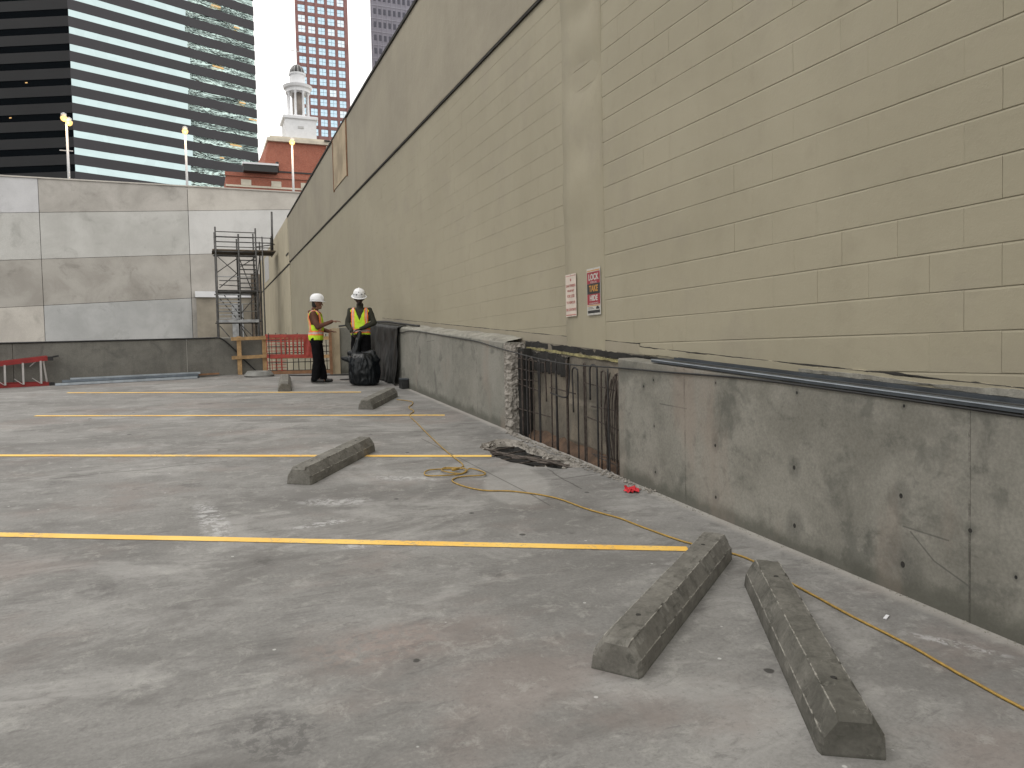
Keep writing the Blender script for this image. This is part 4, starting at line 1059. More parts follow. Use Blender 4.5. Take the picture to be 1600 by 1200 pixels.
for c_ in range(-4, 3):
    xa, xb = -8.5 + 8.3*(c_+1) + .015, -8.5 + 8.3*(c_+2) - .015
    for r_ in range(6):
        f = lambda x, k: 10.69 + .0605*(x + 8.54) - 2.8*k
        t0 = (12.72, 12.72) if r_ == 0 else (f(xa, r_-1)-.012, f(xb, r_-1)-.012)
        b0 = (f(xa, r_)+.012, f(xb, r_)+.012)
        e = .012*nz(c_, r_, 3, 1.7)
        ya, yb = 53.98 + e, 54.3
        vs = [(xa, ya, b0[0]), (xb, ya, b0[1]), (xb, ya, t0[1]), (xa, ya, t0[0]), (xa, yb, b0[0]), (xb, yb, b0[1]), (xb, yb, t0[1]), (xa, yb, t0[0])]
        part('panel', MB().add(vs, [(0,1,2,3),(7,6,5,4),(0,4,5,1),(1,5,6,2),(2,6,7,3),(3,7,4,0)]), TM[lay[c_][r_]], cw)
part('core', MB().box((-33.4, 54.05, -3.2), (24.6, 54.28, 12.6)), M['gap'], cw)
part('coping', MB().box((-33.4, 53.9, 12.721), (24.6, 54.5, 12.80)), TM['f'], cw)

# ---------------------------------------------------------------- street lamps above the wall
bulb = NT('lit_sodium_lamp'); bulb.b.inputs['Emission Color'].default_value = (1, .60, .20, 1); bulb.b.inputs['Emission Strength'].default_value = .95; bulb.col((.3, .2, .1))
def lamp(x, y, zt_, label, two=False, pw=55):
    o = thing('street_lamp', label, 'street lamp', (x, y, 11.9), None, 'lit lamps along the street above the concrete wall')
    part('pole', MB().tube([(x, y, 11.9), (x, y, zt_-.15)], [.09, .06], 8), M['white'], o, True)
    hs_ = [(-.12, .16), (.17, -.1)] if two else [(0, .05)]
    for dx, dz in hs_:
        part('lamp_head', MB().lathe([(.06, -.12), (.17, -.05), (.15, .14), (.05, .20)], (x+dx, y-.1, zt_+dz), 12), M['pipe'], o, True)
        part('bulb', MB().lathe([(.04, -.34), (.16, -.26), (.20, -.12), (.18, -.06), (.05, -.045)], (x+dx, y-.1, zt_+dz), 12), bulb.mat, o, True)
    if two: part('bracket', MB().box((x-.45, y-.03, 14.95), (x+.3, y+.03, 15.0)), M['pipe'], o)
    ld = bpy.data.lights.new('lamp_light', 'POINT'); ld.energy = pw; ld.color = (1, .6, .25); ld.shadow_soft_size = .2
    l = bpy.data.objects.new('lamp_light', ld); COL.objects.link(l); l.parent = o; l.location = (0, -.5, zt_-11.9-.4)
lamp(-7.1, 56, 16.95, 'lit twin headed street lamp at the left, against the edge of the black tower', True)
lamp(-.2, 56, 16.85, 'lit street lamp in the middle, against the striped face of the black tower')
lamp(6.67, 56, 16.7, 'lit street lamp in front of the red brick hall')

# ---------------------------------------------------------------- black glass tower
def glass(name, base, metal, rough, wav, wsc=(.3, .3, .3), dist=.6):
    t = NT(name); p = t.pos(True)
    t.col(t.mix(t.noise(p, .25, 3), tuple(x*.85 for x in base), base)); t.rough(rough); t.b.inputs['Metallic'].default_value = metal
    if metal == 1.0:
        vo = t.node('ShaderNodeTexVoronoi'); t.l.new(t.mapping(p, sc=(.55, .55, .30)), vo.inputs['Vector']); vo.inputs['Scale'].default_value = 1
        t.bump(t.math('MULTIPLY', t.noise(t.mapping(p, sc=(.08, .08, .3)), 1.0, 2), 1.0), .35, 1.0)
        t.col(t.mix(t.math('MULTIPLY', vo.outputs['Color'], .28), base, tuple(x*.72 for x in base)))
    if wav: t.bump(t.noise(t.mapping(p, sc=wsc), 1.0, 3, .55, 1.5), wav, dist)
    return t.mat
gl_r = glass('mirror_glass_pale', (.46, .57, .58), 1.0, .03, .12, (.25, .25, .5), .5)
gl_w = glass('mirror_glass_wavy', (.52, .66, .63), 1.0, .03, 1.0, (.16, .16, .75), 1.5)
gl_d = glass('glass_dark_reflection', (.012, .016, .02), .6, .06, .2, (.3, .3, .6), .3)  # same glass, darkened to paint in what the left face mirrors
span = simple('spandrel_shaded', (.016, .017, .019), .45, 0.0, var=.12, scale=.2, world=True)  # darker copy of the spandrel, shade painted in for the left face
span2 = simple('spandrel_lit', (.026, .025, .031), .5, 0.0, var=.12, scale=.2, world=True)  # same spandrel, paler tone painted in for the brighter right face
litw = NT('lit_office_window'); litw.b.inputs['Emission Color'].default_value = (1, .6, .22, 1); litw.b.inputs['Emission Strength'].default_value = .5; litw.col((.2, .12, .06))
tw = thing('office_tower', 'black glass office tower with horizontal window bands at upper left', 'building', (-20.95, 173.7, 11.9))
C0 = Vector((-20.95, 173.7, 0)); C1 = Vector((14.9, 189.2, 0)); dl = Vector((math.sin(math.radians(-64)), math.cos(math.radians(-64)), 0))
C2 = C0 + dl*46
ZT = 128.0
nr = Vector(((C1-C0).y, -(C1-C0).x, 0)).normalized(); nl = Vector((-(C0-C2).y, (C0-C2).x, 0)).normalized()
if nr.y > 0: nr = -nr
if nl.y > 0: nl = -nl
# core volume
back = [C2 + Vector((10, 30, 0)), C1 + Vector((-4, 30, 0))]
base_ = [C2 - nl*.3, C0 - (nl+nr).normalized()*.35, C1 - nr*.3, back[1], back[0]]
vs = [p + Vector((0, 0, 11.9)) for p in base_] + [p + Vector((0, 0, ZT)) for p in base_]
part('core', MB().add(vs, [(i, (i+1) % 5, (i+1) % 5+5, i+5) for i in range(5)] + [(5,6,7,8,9)]), span, tw)
def face_band(nm, a, b, n_, z0, z1, mat, proud, f0=0.0, f1=1.0, panes=0):
    p, q = a.lerp(b, f0), a.lerp(b, f1); mb = MB(); o = n_*proud
    vs = [p - n_*.25, q - n_*.25, q + o, p + o]
    vs = [v + Vector((0, 0, z0)) for v in vs] + [v + Vector((0, 0, z1)) for v in vs]
    mb.add(vs, [(3,2,1,0),(4,5,6,7),(0,1,5,4),(1,2,6,5),(2,3,7,6),(3,0,4,7)])
    return part(nm, mb, mat, tw)
FH = 3.34; rl = random.Random(11)
zc = 39.77 - 8*FH; k = 0
while zc < ZT - 2:
    if zc > 13:
        g = .68
        fsplit = .60 + .012*math.sin(k*1.3)
        face_band('window_band', C0, C1, nr, zc-g, zc+g, gl_r, -.06, 0.003, fsplit)
        face_band('window_band', C0, C1, nr, zc-g, zc+g, gl_w, -.06, fsplit, .995)
        face_band('window_band', C2, C0, nl, zc-g, zc+g, gl_d, -.06, 0.003, .995)
        face_band('spandrel', C0, C1, nr, zc+g, zc+FH-g, span2, 0.02)
        face_band('spandrel', C2, C0, nl, zc+g, zc+FH-g, span, 0.02)
        for _ in range(2):
            if rl.random() < .55:
                f = rl.random()*.9; w_ = rl.choice((.01, .02, .05))
                face_band('lit_window', C2, C0, nl, zc+.1, zc+.3, litw.mat, -.03, f, f + w_)
        if rl.random() < .35:
            f = .7 + rl.random()*.25; face_band('lit_window', C0, C1, nr, zc+.05, zc+.3, litw.mat, -.03, f, f+.02 + .05*rl.random())
    zc += FH; k += 1

# ---------------------------------------------------------------- brick tower with blue windows
brick_far = simple('hazed_red_brick', (.32, .17, .16), .85, var=.2, scale=.35, world=True)  # brick lightened and muted, distance haze mixed into the colour
bluegl = glass('blue_window_glass', (.50, .66, .76), .85, .08, .2, (.4, .4, .4), .3)
litb = glass('pale_window_glass', (.66, .74, .80), .85, .08, .2, (.4, .4, .4), .3)
mull = simple('window_bar', (.34, .45, .52), .5, var=.1)
bt = thing('brick_tower', 'tall red brick tower with rows of blue windows behind the cupola', 'building', (41.5, 260, 11.9))
BX0, BX1 = 33.3, 50.3
fp = [(BX0, 260.3), (BX1, 260.3), (BX1+4, 285), (BX0+3.4, 285)]
part('wall', MB().add([(x, y, z) for z in (11.9, 150) for x, y in fp], [(0,1,5,4),(1,2,6,5),(2,3,7,6),(3,0,4,7),(4,5,6,7)]), brick_far, bt)
PW, PH = 3.15, 3.30
# piers and spandrels stand proud of the glass
for i in range(6):
    x = BX0 + .45 + i*PW - .5
    part('pier', MB().box((max(BX0, x), 259.9, 11.9), (min(BX1, x + .95), 260.299, 150)), brick_far, bt)
winm = MB().box((-1.09, 0, -1.08), (1.09, .12, 1.08)).mesh('window', bluegl)
winl = MB().box((-1.09, 0, -1.08), (1.09, .12, 1.08)).mesh('window', litb)
barm = MB().box((-.05, -.05, -1.08), (.05, -.001, 1.08)).box((-1.09, -.05, -.05), (-.051, -.001, .05)).box((.051, -.05, -.05), (1.09, -.001, .05)).mesh('glazing_bar', mull)
spm = MB().box((-1.1, 0, -.56), (1.1, .2, .56)).mesh('spandrel', brick_far)
rb = random.Random(2)
for i in range(5):
    for j in range(26):
        x = BX0 + .45 + (i+.5)*PW + .22 - .25; z = 118.0 - j*PH
        w_ = inst('window', winl if rb.random() < .12 else bluegl and winm, bt, (x-41.5, .17, z-11.9))
        inst('glazing_bar', barm, w_, (0, 0, 0))
        inst('spandrel', spm, bt, (x-41.5, .05, z-11.9-PH/2))
for j in range(8):
    for i in range(5):
        inst('window', winm, bt, (BX0 + .45 + (i+.5)*PW - .03 - 41.5, .17, 118.0 + (j+1)*PH - 11.9)); inst('spandrel', spm, bt, (BX0 + .45 + (i+.5)*PW - .03 - 41.5, .05, 118 + (j+.5)*PH - 11.9))

# grey tower
gt = thing('office_tower', 'grey tower with small dark windows at the top centre', 'building', (80, 300, 11.9))
gmat = simple('grey_precast', (.25, .245, .29), .8, var=.12, scale=.4, world=True)
fp = [(66.9, 300.3), (110, 300.3), (114, 330), (73.8, 330)]
part('wall', MB().add([(x, y, z) for z in (11.9, 190) for x, y in fp], [(0,1,5,4),(1,2,6,5),(2,3,7,6),(3,0,4,7),(4,5,6,7)]), gmat, gt)
dkw = simple('dark_window', (.05, .05, .075), .25, var=.2); fin = simple('pale_fin', (.36, .36, .41), .8, var=.1)
wm = MB().box((-.5, 0, -1.05), (.5, .1, 1.05)).mesh('window', dkw)
for j in range(13):
    z = 160 - j*5.05
    part('sill_band', MB().box((66.9, 300.15, z-2.6), (110, 300.299, z-2.35)), fin, gt)
    for i in range(16):
        inst('window', wm, gt, (68.6 + i*1.93 - 80, .2, z + .3 - 11.9))
for i in range(22): part('fin', MB().box((67.55 + i*1.93, 300.05, 60), (67.7 + i*1.93, 300.149, 170)), fin, gt)

# ---------------------------------------------------------------- red brick hall with cupola
def brick_mat():
    t = NT('brickwork'); p = t.pos(True)
    sp = t.node('ShaderNodeSeparateXYZ'); t.l.new(p, sp.inputs[0]); cb_ = t.node('ShaderNodeCombineXYZ'); t.l.new(sp.outputs[0], cb_.inputs[0]); t.l.new(sp.outputs[2], cb_.inputs[1])
    b = t.node('ShaderNodeTexBrick'); t.l.new(cb_.outputs[0], b.inputs['Vector']); b.inputs['Scale'].default_value = 3.0
    b.inputs['Color1'].default_value = (.30, .085, .05, 1); b.inputs['Color2'].default_value = (.40, .13, .08, 1); b.inputs['Mortar'].default_value = (.42, .30, .24, 1); b.inputs['Mortar Size'].default_value = .012
    c = t.mix(t.math('MULTIPLY', t.ramp(t.noise(p, .5, 6, .65), .45, .7), .4), b.outputs['Color'], (.20, .07, .05))
    t.col(c); t.rough(.85); return t.mat
BM = brick_mat(); cream = simple('cream_stone', (.62, .57, .47), .8, var=.15, scale=.6, world=True)
hl = thing('brick_hall', 'red brick hall with cream cornice carrying the white cupola', 'building', (15, 112, 11.9))
part('wall', MB().box((4.4, 110, 11.9), (45, 140, 26.0)), BM, hl)
part('parapet', MB().box((4.3, 109.8, 26.001), (45.1, 110.2, 26.5)), BM, hl)
part('stone_band', MB().box((4.35, 109.9, 24.6), (45.05, 109.999, 24.85)), cream, hl)
for i in range(6): part('stone_block', MB().box((6.3 + i*3.9, 109.86, 24.86), (7.6 + i*3.9, 109.999, 25.6)), cream, hl)
vs = []
part('upper_wall', MB().add([(9.2, 112, 26.501), (44, 112, 26.501), (44, 138, 26.501), (7.2, 138, 26.501), (10.2, 112, 31.5), (44, 112, 31.5), (44, 138, 31.5), (9.2, 138, 31.5)],
     [(0,1,5,4),(1,2,6,5),(2,3,7,6),(3,0,4,7),(4,5,6,7)]), BM, hl)
part('cornice', MB().box((10.0, 111.5, 31.501), (44.2, 138.2, 31.95)).box((10.4, 111.9, 31.951), (44, 138, 32.3)), cream, hl)
part('string_course', MB().box((9.3, 111.9, 27.3), (44.1, 111.999, 27.5)), blk, hl)
aw = part('canopy', MB().box((6.6, 108.6, 26.52), (11.0, 110.1, 27.4)), blk, hl); part('canopy_trim', MB().box((6.5, 108.5, 27.401), (11.1, 110.1, 27.65)), M['white'], hl)
part('vent_pipe', MB().tube([(11.2, 111.5, 27.3), (11.2, 111.5, 28.6)], .22, 10), blk, hl, True)
part('rain_pipe', MB().tube([(18.1, 111.6, 27.4), (18.1, 111.6, 31.3)], .12, 8), cream, hl, True)
part('floodlight', MB().box((17.7, 111.2, 31.95), (18.5, 111.5, 32.1)), blk, hl)
cup = thing('cupola', 'white columned cupola with dark dome on the brick hall', 'cupola', (14.75, 115, 32.3))
cu0 = Vector((14.75, 115, 0)); wp = M['white']; WP2 = simple('shaded_white_paint', (.66, .66, .69), .6, var=.06)
sc_ = 115/110
cz = lambda z: 1.65 + (z-1.65)*sc_
part('plinth', MB().box((cu0.x-2.15, 112.9, 32.301), (cu0.x+2.15, 117.1, cz(34.15)-.45)), wp, cup)
part('plinth_cornice', MB().box((cu0.x-2.4, 112.65, cz(34.15)-.449), (cu0.x+2.4, 117.35, cz(34.15))), wp, cup, bevel=.08)
part('plinth_ornament', MB().box((cu0.x-.4, 112.8, 33.9), (cu0.x+.4, 112.899, 34.2)), M['pipe'], cup)
z1, z2 = cz(34.15), cz(37.75)
part('colonnade_base', MB().lathe([(1.75, z1+.001), (1.75, z1+.25)], cu0, 28), wp, cup, True)
colm = MB().lathe([(.24, 0), (.24, .12), (.17, .18), (.15, z2-z1-.6), (.24, z2-z1-.42), (.24, z2-z1-.26)], n=10).mesh('column', wp, smooth=True)
for k in range(8):
    a = math.radians(22.5 + 45*k); inst('column', colm, cup, (1.42*math.cos(a), 1.42*math.sin(a), z1+.252-32.3))
part('inner_drum', MB().lathe([(.75, z1+.252), (.75, z2-.01)], cu0, 20), simple('brown_drum_panel', (.30, .26, .23), .7, var=.3, scale=.8), cup, True)  # the drum's own brown-grey colour
part('entablature', MB().lathe([(1.7, z2), (1.7, z2+.45), (1.95, z2+.6), (2.05, z2+.95), (1.9, z2+1.0), (1.0, z2+1.15)], cu0, 32), wp, cup)
z3 = z2+1.151
part('drum', MB().lathe([(1.05, z3), (1.05, z3+1.3), (1.2, z3+1.4), (1.22, z3+1.6), (1.0, z3+1.62)], cu0, 28), wp, cup)
z4 = z3+1.621
part('dome', MB().lathe([(1.02, z4)] + [(1.02*math.cos(math.radians(a)), z4 + 1.25*math.sin(math.radians(a))) for a in range(8, 90, 9)], cu0, 24), simple('dark_bronze_dome', (.045, .045, .045), .5, var=.5, scale=3), cup, True)
for k in range(12):
    a = k*math.pi/6; part('dome_rib', MB().tube([cu0 + Vector((1.05*math.cos(t)*math.cos(a), 1.05*math.cos(t)*math.sin(a), z4 + 1.28*math.sin(t))) for t in [math.radians(q) for q in range(0, 86, 12)]], .035, 5), M['pipe'], cup)
part('finial', MB().tube([cu0 + Vector((0, 0, z4+1.2)), cu0 + Vector((0, 0, z4+3.6))], .035, 6), M['pipe'], cup)
part('weather_vane', MB().beam(cu0 + Vector((-.9, 0, z4+3.3)), cu0 + Vector((.5, 0, z4+3.2)), .04, .1), M['pipe'], cup)

# ---------------------------------------------------------------- unseen slab added only to be mirrored dark in the tower glass
def mirror_block(label, c, w, d_, h, matw, matg, n, ang=0):
    o = thing('reflection_slab', label, 'building', c, Matrix.Rotation(ang, 3, 'Z'))
    part('wall', MB().box((-w/2, -d_/2, 0), (w/2, d_/2, h)), matw, o, local=True)
    mb = MB(); k = 3.0
    while k < h-2:
        mb.box((-w/2-.1, -d_/2-.1, k), (w/2+.1, d_/2+.1, k+1.4)); k += 3.6
    part('window_band', mb, matg, o, local=True, kind='stuff'); return o
dark_cl = simple('dark_cladding', (.035, .035, .038), .7, var=.2, scale=.1)
mirror_block('unseen dark slab added left of the deck for reflections in the tower glass', (-190, 70, -3.2), 40, 150, 230, dark_cl, dark_cl, 0)

# ---------------------------------------------------------------- people
def remesh(mb, vox, smooth=6, name='tmp', disp=None):
    me = mb.mesh(name, [])
    o = bpy.data.objects.new(name, me); COL.objects.link(o)
    r = o.modifiers.new('r', 'REMESH'); r.mode = 'VOXEL'; r.voxel_size = vox
    s_ = o.modifiers.new('s', 'SMOOTH'); s_.factor = .5; s_.iterations = smooth
    dg = bpy.context.evaluated_depsgraph_get(); out = bpy.data.meshes.new_from_object(o.evaluated_get(dg))
    bpy.data.objects.remove(o); bpy.data.meshes.remove(me)
    if disp:
        for v in out.vertices: v.co = disp(v.co)
    out.polygons.foreach_set('use_smooth', [True]*len(out.polygons)); out.update()
    return out
def mpart(name, me, mats, parent):
    me.materials.clear()
    for m in (mats if isinstance(mats, list) else [mats]): me.materials.append(m)
    me.name = name; o = bpy.data.objects.new(name, me); COL.objects.link(o); o.parent = parent; return o
def hand(mb, wrist, direction, palm_n, spread=1.0, curl=0.2, thumb=1):
    """palm and five fingers; palm_n is the direction the palm faces"""
    d = Vector(direction).normalized(); n_ = Vector(palm_n).normalized(); s_ = d.cross(n_).normalized()*thumb
    w = Vector(wrist)
    for k in (-1.5, -.5, .5, 1.5): mb.cap(w + d*.015, w + d*.085 + s_*k*.021, .017, .014, 8)
    for k, L in zip((-1.5, -.5, .5, 1.5), (.058, .072, .078, .07)):
        a = w + d*.085 + s_*k*.022; b = a + (d + n_*curl*.6 + s_*k*.06*spread).normalized()*L*.55; c = b + (d + n_*curl*2.2).normalized()*L*.5
        mb.cap(a, b, .0115, .0105, 7); mb.cap(b, c, .0105, .009, 7)
    a = w + d*.02 + s_*.03; b = a + (d*.6 + s_*.9 + n_*.2).normalized()*.045; c = b + (d*.95 + s_*.35 + n_*.4).normalized()*.035
    mb.cap(a, b, .014, .0125, 7); mb.cap(b, c, .012, .010, 7)
def person(label, loc, az, J, mats, hgt=1.0, vneck=True, vest_len=.87, full_brim=False):
    o = thing('person', label, 'person', loc, Matrix.Rotation(-az, 3, 'Z'))
    o.scale = (hgt,)*3
    hd = Vector(J['head']); nk = Vector(J['neck'])
    fd = Vector(J.get('face', (0, 1, -.1))).normalized(); sd_ = fd.cross(Vector((0,0,1))).normalized(); ud = sd_.cross(fd)
    torso = [((0, .0, .86), .155, .115), ((0, 0, .95), .165, .12), ((0, .01, 1.05), .155, .115), ((0, .01, 1.18), .17, .12), ((0, .0, 1.30), .19, .12), ((0, -.005, 1.38), .185, .105), ((0, -.01, 1.435), .12, .08), ((0, -.01, 1.46), .06, .06)]
    # skin body, one surface
    mb = MB().loft([(c, rx*.88, ry*.85) for c, rx, ry in torso])
    mb.cap(nk, hd + Vector((0, -.01, -.06)), .056, .052)
    mb.cap(hd + ud*.03 - fd*.015, hd - ud*.0 + fd*.005, .088, .082, 16); mb.cap(hd - ud*.05 + fd*.035, hd - ud*.075 + fd*.055, .055, .036)
    mb.cap(hd + fd*.085 + ud*.012, hd + fd*.112 - ud*.022, .010, .016, 8)      # nose
    mb.cap(hd + fd*.088 + sd_*-.018 - ud*.052, hd + fd*.088 + sd_*.018 - ud*.052, .011, .011, 8)     # lips
    mb.cap(hd + fd*.078 - sd_*.04 + ud*.028, hd + fd*.078 + sd_*.04 + ud*.028, .013, .013, 8)    # brow
    for s_ in (-1, 1): mb.cap(hd + sd_*s_*.085 + ud*.015, hd + sd_*s_*.088 - ud*.02, .018, .012, 8)
    for side in ('R', 'L'):
        sh, el, wr = (Vector(J[side+k]) for k in ('sh', 'el', 'wr'))
        mb.cap(sh, el, .052, .040); mb.cap(el, wr, .040, .027)
        d, n_, th = J[side+'hand']; hand(mb, wr, d, n_, thumb=th, curl=J.get(side+'curl', .25))
        hp, kn, an = (Vector(J[side+k]) for k in ('hip', 'kn', 'an'))
        mb.cap(hp, kn, .085, .056); mb.cap(kn, an, .056, .040); mb.cap(an - Vector((0, 0, .03)), an + Vector(J['toe'+side])*.16 - Vector((0, 0, .045)), .04, .032)
    body = mpart('body', remesh(mb, .0075, 4), mats['skin'], o)
    # eyes
    for s_ in (-1, 1):
        part('eye', MB().lathe([(.001, -.009), (.008, -.004), (.009, 0), (.008, .004), (.001, .009)], hd + fd*.080 + sd_*s_*.032 + ud*.008, 8), mats['eye'], o, True, local=True)
    # hair / beard
    mb = MB(); mb.cap(hd + ud*.02 - fd*.03, hd - ud*.03 - fd*.035, .088, .075, 12)
    if J.get('beard'): mb.cap(hd - ud*.085 + fd*.045, hd - ud*.06 + fd*.075, .042, .03)
    mpart('hair', remesh(mb, .009, 3), mats['hair'], o)
    # jacket
    mb = MB().loft([((c[0], c[1], c[2]), rx*1.06, ry*1.10) for c, rx, ry in torso if c[2] < 1.45])
    mb.cap(nk - Vector((0, .01, .03)), nk + Vector((0, -.005, .015)), .078, .070)
    if J.get('hood'): mb.cap((-.07, -.085, 1.42), (.07, -.085, 1.42), .055, .055); mb.cap((-.07, -.03, 1.44), (-.05, .06, 1.41), .04, .03); mb.cap((.07, -.03, 1.44), (.05, .06, 1.41), .04, .03)
    for side in ('R', 'L'):
        sh, el, wr = (Vector(J[side+k]) for k in ('sh', 'el', 'wr'))
        mb.cap(sh, el, .068, .056); 
        if J.get('short'): continue
        mb.cap(el, el.lerp(wr, .93), .055, .040)
    def wr_(co): return co + Vector((nz(co.x, co.y, co.z, 11), nz(co.y, co.z, co.x, 11), 0))*.012
    jk = remesh(mb, .010, 3, disp=wr_)
    # vest cut from the jacket's torso
    src = jk; mbv = MB(); vidx = {}
    def t_at(z):
        for (c0_, a0, b0), (c1_, a1, b1) in zip(torso[:-1], torso[1:]):
            if c0_[2] <= z <= c1_[2]:
                f = (z-c0_[2])/(c1_[2]-c0_[2]); return a0+(a1-a0)*f, b0+(b1-b0)*f, c0_[1]+(c1_[1]-c0_[1])*f
        return torso[0][1], torso[0][2], 0
    fs = []; mi = []
    for p in src.polygons:
        c = p.center
        if c.z < vest_len or c.z > 1.47: continue
        a, b, cy_ = t_at(max(.86, min(1.455, c.z)))
        if (c.x/(a*1.2))**2 + ((c.y-cy_)/(b*1.32))**2 > 1.0: continue
        if c.z > 1.16 and abs(c.x) > .148 + (.03 if c.z > 1.36 else 0): continue
        if c.y > .0 and abs(c.x) < (c.z - 1.20)*.42: continue
        if c.z > 1.43 and abs(c.x) < .075: continue
        m = 0
        if .955 < c.z < 1.045: m = 2 if .98 < c.z < 1.02 else 1
        elif c.z >= 1.045:
            ax = abs(c.x)
            if .088 < ax < .150: m = 2 if .108 < ax < .128 else 1
        fs.append(tuple(p.vertices)); mi.append(m)
    used = sorted({i for f in fs for i in f}); mp = {v: i for i, v in enumerate(used)}
    nrm = src.vertices
    me = bpy.data.meshes.new('vest'); me.from_pydata([tuple(nrm[i].co + nrm[i].normal*.010) for i in used], [], [tuple(mp[i] for i in f) for f in fs])
    for m in (mats['lime'], mats['orange'], mats['silver']): me.materials.append(m)
    me.polygons.foreach_set('material_index', mi); me.polygons.foreach_set('use_smooth', [True]*len(fs)); me.update()
    vo = bpy.data.objects.new('safety_vest', me); COL.objects.link(vo); vo.parent = o; vo['label'] = 'lime safety vest with orange and silver bands'
    q = vo.modifiers.new('s', 'SOLIDIFY'); q.thickness = .008; q.offset = 1
    jo = mpart('jacket', jk, mats['jacket'], o)
    # trousers
    mb = MB().loft([((0, 0, .80), .15, .125), ((0, 0, .86), .172, .130), ((0, 0, .95), .17, .125), ((0, .0, .98), .16, .12)])
    for side in ('R', 'L'):
        hp, kn, an = (Vector(J[side+k]) for k in ('hip', 'kn', 'an'))
        mb.cap(hp, kn, .112, .096); mb.cap(kn, an + Vector((0, 0, .01)), .096, .088)
    mpart('trousers', remesh(mb, .011, 4, disp=lambda co: co + Vector((nz(co.x, co.y, co.z, 9), nz(co.y, co.z, co.x, 9), 0))*.014), mats['trousers'], o)
    for side in ('R', 'L'):
        an = Vector(J[side+'an']); td = Vector(J['toe'+side]).normalized()
        mb = MB(); mb.cap(an + Vector((0,0,.04)), an - Vector((0, 0, .03)), .056, .05); b0 = Vector((an.x, an.y, .05))
        mb.cap(b0 - td*.05, b0 + td*.05, .045, .045); mb.cap(b0, b0 + td*.155 - Vector((0,0,.008)), .046, .038)
        bo = remesh(mb, .009, 3, disp=lambda co: Vector((co.x, co.y, max(.004, co.z)))); mpart('boot', bo, mats['boot'], o)
    # hard hat
    ht = hd + ud*.055 - fd*.008; mb = MB(); M3 = Matrix((sd_, fd, ud)).transposed()
    def T_(v): return ht + M3 @ Vector(v)
    rings_ = []; n = 28
    prof = [(1.0, 0), (.99, .03), (.93, .07), (.80, .105), (.58, .128), (.3, .139), (.05, .142)]
    vs = [T_((.118*r*math.cos(2*math.pi*k/n), .138*r*math.sin(2*math.pi*k/n), z)) for r, z in prof for k in range(n)]
    fs = [(i*n+k, i*n+(k+1) % n, (i+1)*n+(k+1) % n, (i+1)*n+k) for i in range(len(prof)-1) for k in range(n)] + [tuple(range(n-1, -1, -1)), tuple(range((len(prof)-1)*n, len(prof)*n))]
    mb.add(vs, fs)
    hh = thing_child(part('hard_hat', mb, mats['hat'], o, True, local=True))
    mb = MB(); vs = []
    for k in range(n):
        t = 2*math.pi*k/n; fr = max(0, math.sin(t))
        e = .035 if full_brim else .008 + .045*fr**2
        for rr, z in ((0, .002), (e, -.010), (e, -.015), (0, -.008)): vs.append(T_(((.116+rr)*math.cos(t), (.136+rr)*math.sin(t), z)))
    mb.add(vs, [(4*k+j, 4*((k+1) % n)+j, 4*((k+1) % n)+(j+1) % 4, 4*k+(j+1) % 4) for k in range(n) for j in range(4)])
    part('brim', mb, mats['hat'], hh, True, local=True)
    part('ridge', MB().tube([T_((0, .138*r, z+.003)) for r, z in prof[1:]] + [T_((0, -.138*r, z+.003)) for r, z in reversed(prof[1:])], .010, 6), mats['hat'], hh, True, local=True)
    if full_brim:
        for (a, e, s_) in ((60, .06, .022), (110, .07, .018), (85, .105, .02), (30, .05, .018), (150, .06, .02), (200, .06, .022)):
            t = math.radians(a); r = .93 if e < .08 else .78
            c = T_((.124*r*math.cos(t), .144*r*math.sin(t), e))
            nv = (c - ht).normalized(); part('sticker', MB().beam(c, c + nv*.003, s_*1.4, s_), mats['sticker'], hh, local=True)
    return o
def thing_child(o): return o
skinA = simple('brown_skin', (.19, .095, .06), .55, var=.12, scale=20); skinB = simple('dark_brown_skin', (.045, .026, .019), .5, var=.12, scale=20)
lime = simple('lime_fabric', (.55, .80, .03), .7, var=.12, scale=10, bump=.3, bscale=60); orange = simple('orange_fabric', (.95, .24, .06), .7, var=.1, scale=10)
silver = simple('silver_reflective_tape', (.55, .42, .40), .4, var=.1); hatw = simple('white_hard_hat', (.80, .81, .82), .35, var=.04); blackc = simple('black_cloth', (.006, .006, .007), .85, var=.3, scale=9, bump=.4, bscale=30)
for m_ in (blackc,): m_.node_tree.nodes['Principled BSDF'].inputs['Specular IOR Level'].default_value = 0.1
base_m = dict(eye=simple('eye', (.1, .08, .07), .2), hair=simple('black_hair', (.01, .009, .008), .7), lime=lime, orange=orange, silver=silver, hat=hatw, trousers=blackc, boot=simple('black_boot', (.012, .011, .010), .5), sticker=simple('hat_sticker', (.06, .06, .07), .4))
JA = dict(head=(0, .045, 1.595), neck=(0, .0, 1.46), face=(.05, 1, -.05), hood=True,
          Rsh=(.17, -.01, 1.375), Rel=(.225, .08, 1.12), Rwr=(.15, .36, 1.23), Rhand=((-.15, 1, .04), (-.1, 0, -1), -1),
          Lsh=(-.17, 0, 1.375), Lel=(-.23, .03, 1.10), Lwr=(-.12, .24, 1.04), Lhand=((.3, .8, .0), (0, 0, -1), 1),
          Rhip=(.085, 0, .86), Rkn=(.10, .03, .47), Ran=(.11, -.02, .09), Lhip=(-.085, 0, .86), Lkn=(-.10, .05, .47), Lan=(-.11, .10, .09), toeR=(.15, 1, 0), toeL=(-.1, 1, 0))
mA = dict(base_m, skin=skinA, jacket=simple('brown_hoodie', (.115, .045, .026), .85, var=.25, scale=8, bump=.4, bscale=40))
person('worker in brown hoodie and lime vest, side on, one arm stretched forward', D(2.20, 15.62), math.radians(108), JA, mA, .985)
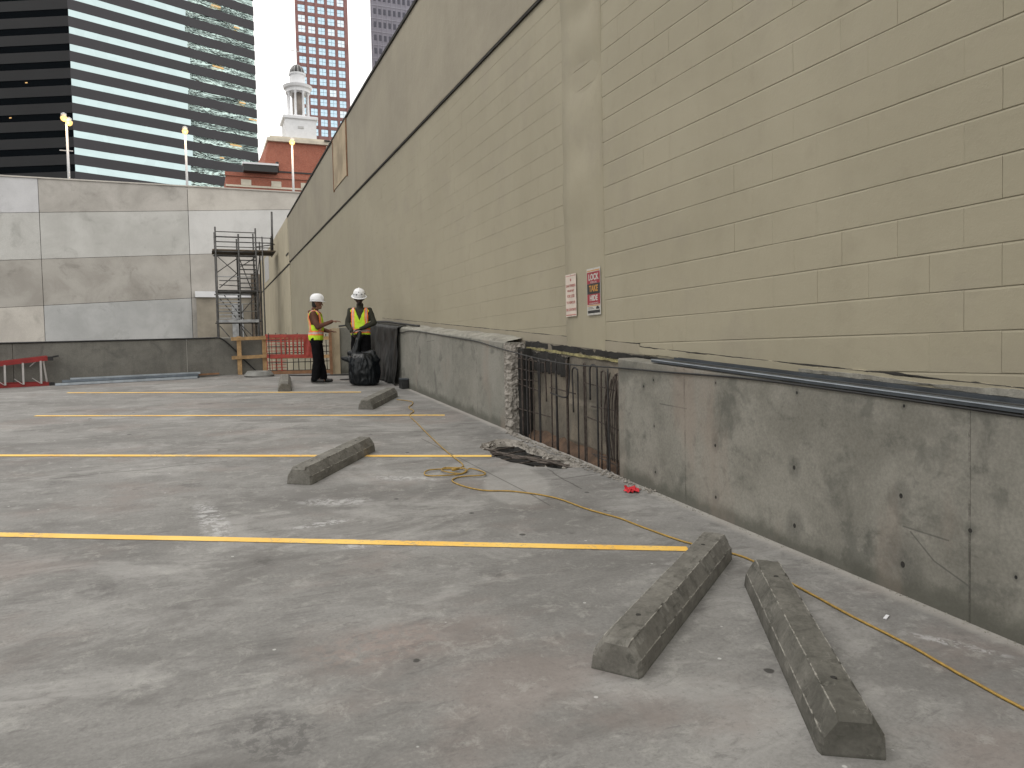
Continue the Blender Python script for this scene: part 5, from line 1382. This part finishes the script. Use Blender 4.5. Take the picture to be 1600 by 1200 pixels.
JB = dict(head=(0, .075, 1.615), neck=(0, .015, 1.475), face=(-.15, 1, -.42), beard=True,
          Rsh=(.18, .0, 1.385), Rel=(.235, .03, 1.13), Rwr=(.15, .19, .99), Rhand=((-.25, .5, -.8), (-1, 0, .2), -1), Rcurl=1.0,
          Lsh=(-.18, 0, 1.385), Lel=(-.27, .04, 1.15), Lwr=(-.02, .24, 1.03), Lhand=((.9, .25, -.25), (.2, .2, -1), 1), Lcurl=1.0,
          Rhip=(.085, 0, .86), Rkn=(.11, .03, .47), Ran=(.13, 0, .09), Lhip=(-.085, 0, .86), Lkn=(-.11, .03, .47), Lan=(-.13, 0, .09), toeR=(.3, 1, 0), toeL=(-.3, 1, 0))
mB_ = dict(base_m, skin=skinB, jacket=simple('dark_olive_shirt', (.028, .028, .018), .85, var=.25, scale=8, bump=.4, bscale=40))
person('worker in dark shirt and lime vest looking down over the black trash bag', D(3.03, 15.33), math.radians(196), JB, mB_, 1.035, full_brim=True, vest_len=.93)

# ---------------------------------------------------------------- trash bag held by the second worker
mb = MB()
mb.loft([((0, 0, .02), .25, .22), ((0, 0, .05), .29, .25), ((0, 0, .25), .31, .27), ((-.01, 0, .42), .30, .26), ((-.02, 0, .54), .25, .22), ((-.02, .02, .62), .18, .16)], 24)
mb.cap((-.12, .0, .46), (-.43, -.03, .53), .14, .035); mb.cap((-.12, .02, .50), (-.30, .04, .62), .12, .05); mb.cap((-.20, .04, .58), (-.14, .12, .86), .10, .06)
mb.cap((.04, 0, .48), (.20, .0, .50), .15, .12); mb.cap((-.14, .12, .84), (-.11, .17, 1.0), .06, .05); mb.cap((-.2, .02, .56), (.15, .02, .60), .07, .09)
def wrinkle(co):
    n1 = noise.noise(Vector((co.x*6, co.y*6, co.z*2.2))); n2 = abs(noise.noise(Vector((co.x*13, co.y*13, co.z*6 + 5))))
    a = math.atan2(co.y, co.x)
    r = 1 + .10*n1 - .12*n2 + .03*math.sin(a*9 + co.z*5)
    return Vector((co.x*r, co.y*r, max(.003, co.z + .02*n1)))
bagm = simple('black_bag_plastic', (.005, .007, .009), .33, var=.3, scale=6, bump=.5, bscale=18)
bagm.node_tree.nodes['Principled BSDF'].inputs['Specular IOR Level'].default_value = 0.3
bo = thing('trash_bag', 'bulging black trash bag on the deck held open by the second worker', 'trash bag', D(3.00, 14.93), deck_rot(math.radians(-20)))
mpart('bag_skin', remesh(mb, .014, 3, disp=wrinkle), bagm, bo)
cl = thing('flattened_lid', 'dark flat scrap on the deck left of the trash bag', 'litter', D(2.86, 16.05), deck_rot(.2))
part('plate', MB().lathe([(.12, .002), (.13, .015), (.02, .02)], n=14, sx=1.2, sy=.7), M['blackplastic'], cl, local=True)

for o in list(S.objects):
    if o.type == 'MESH' and o.data.polygons and not o.data.materials: o.data.materials.append(M['pipe'])
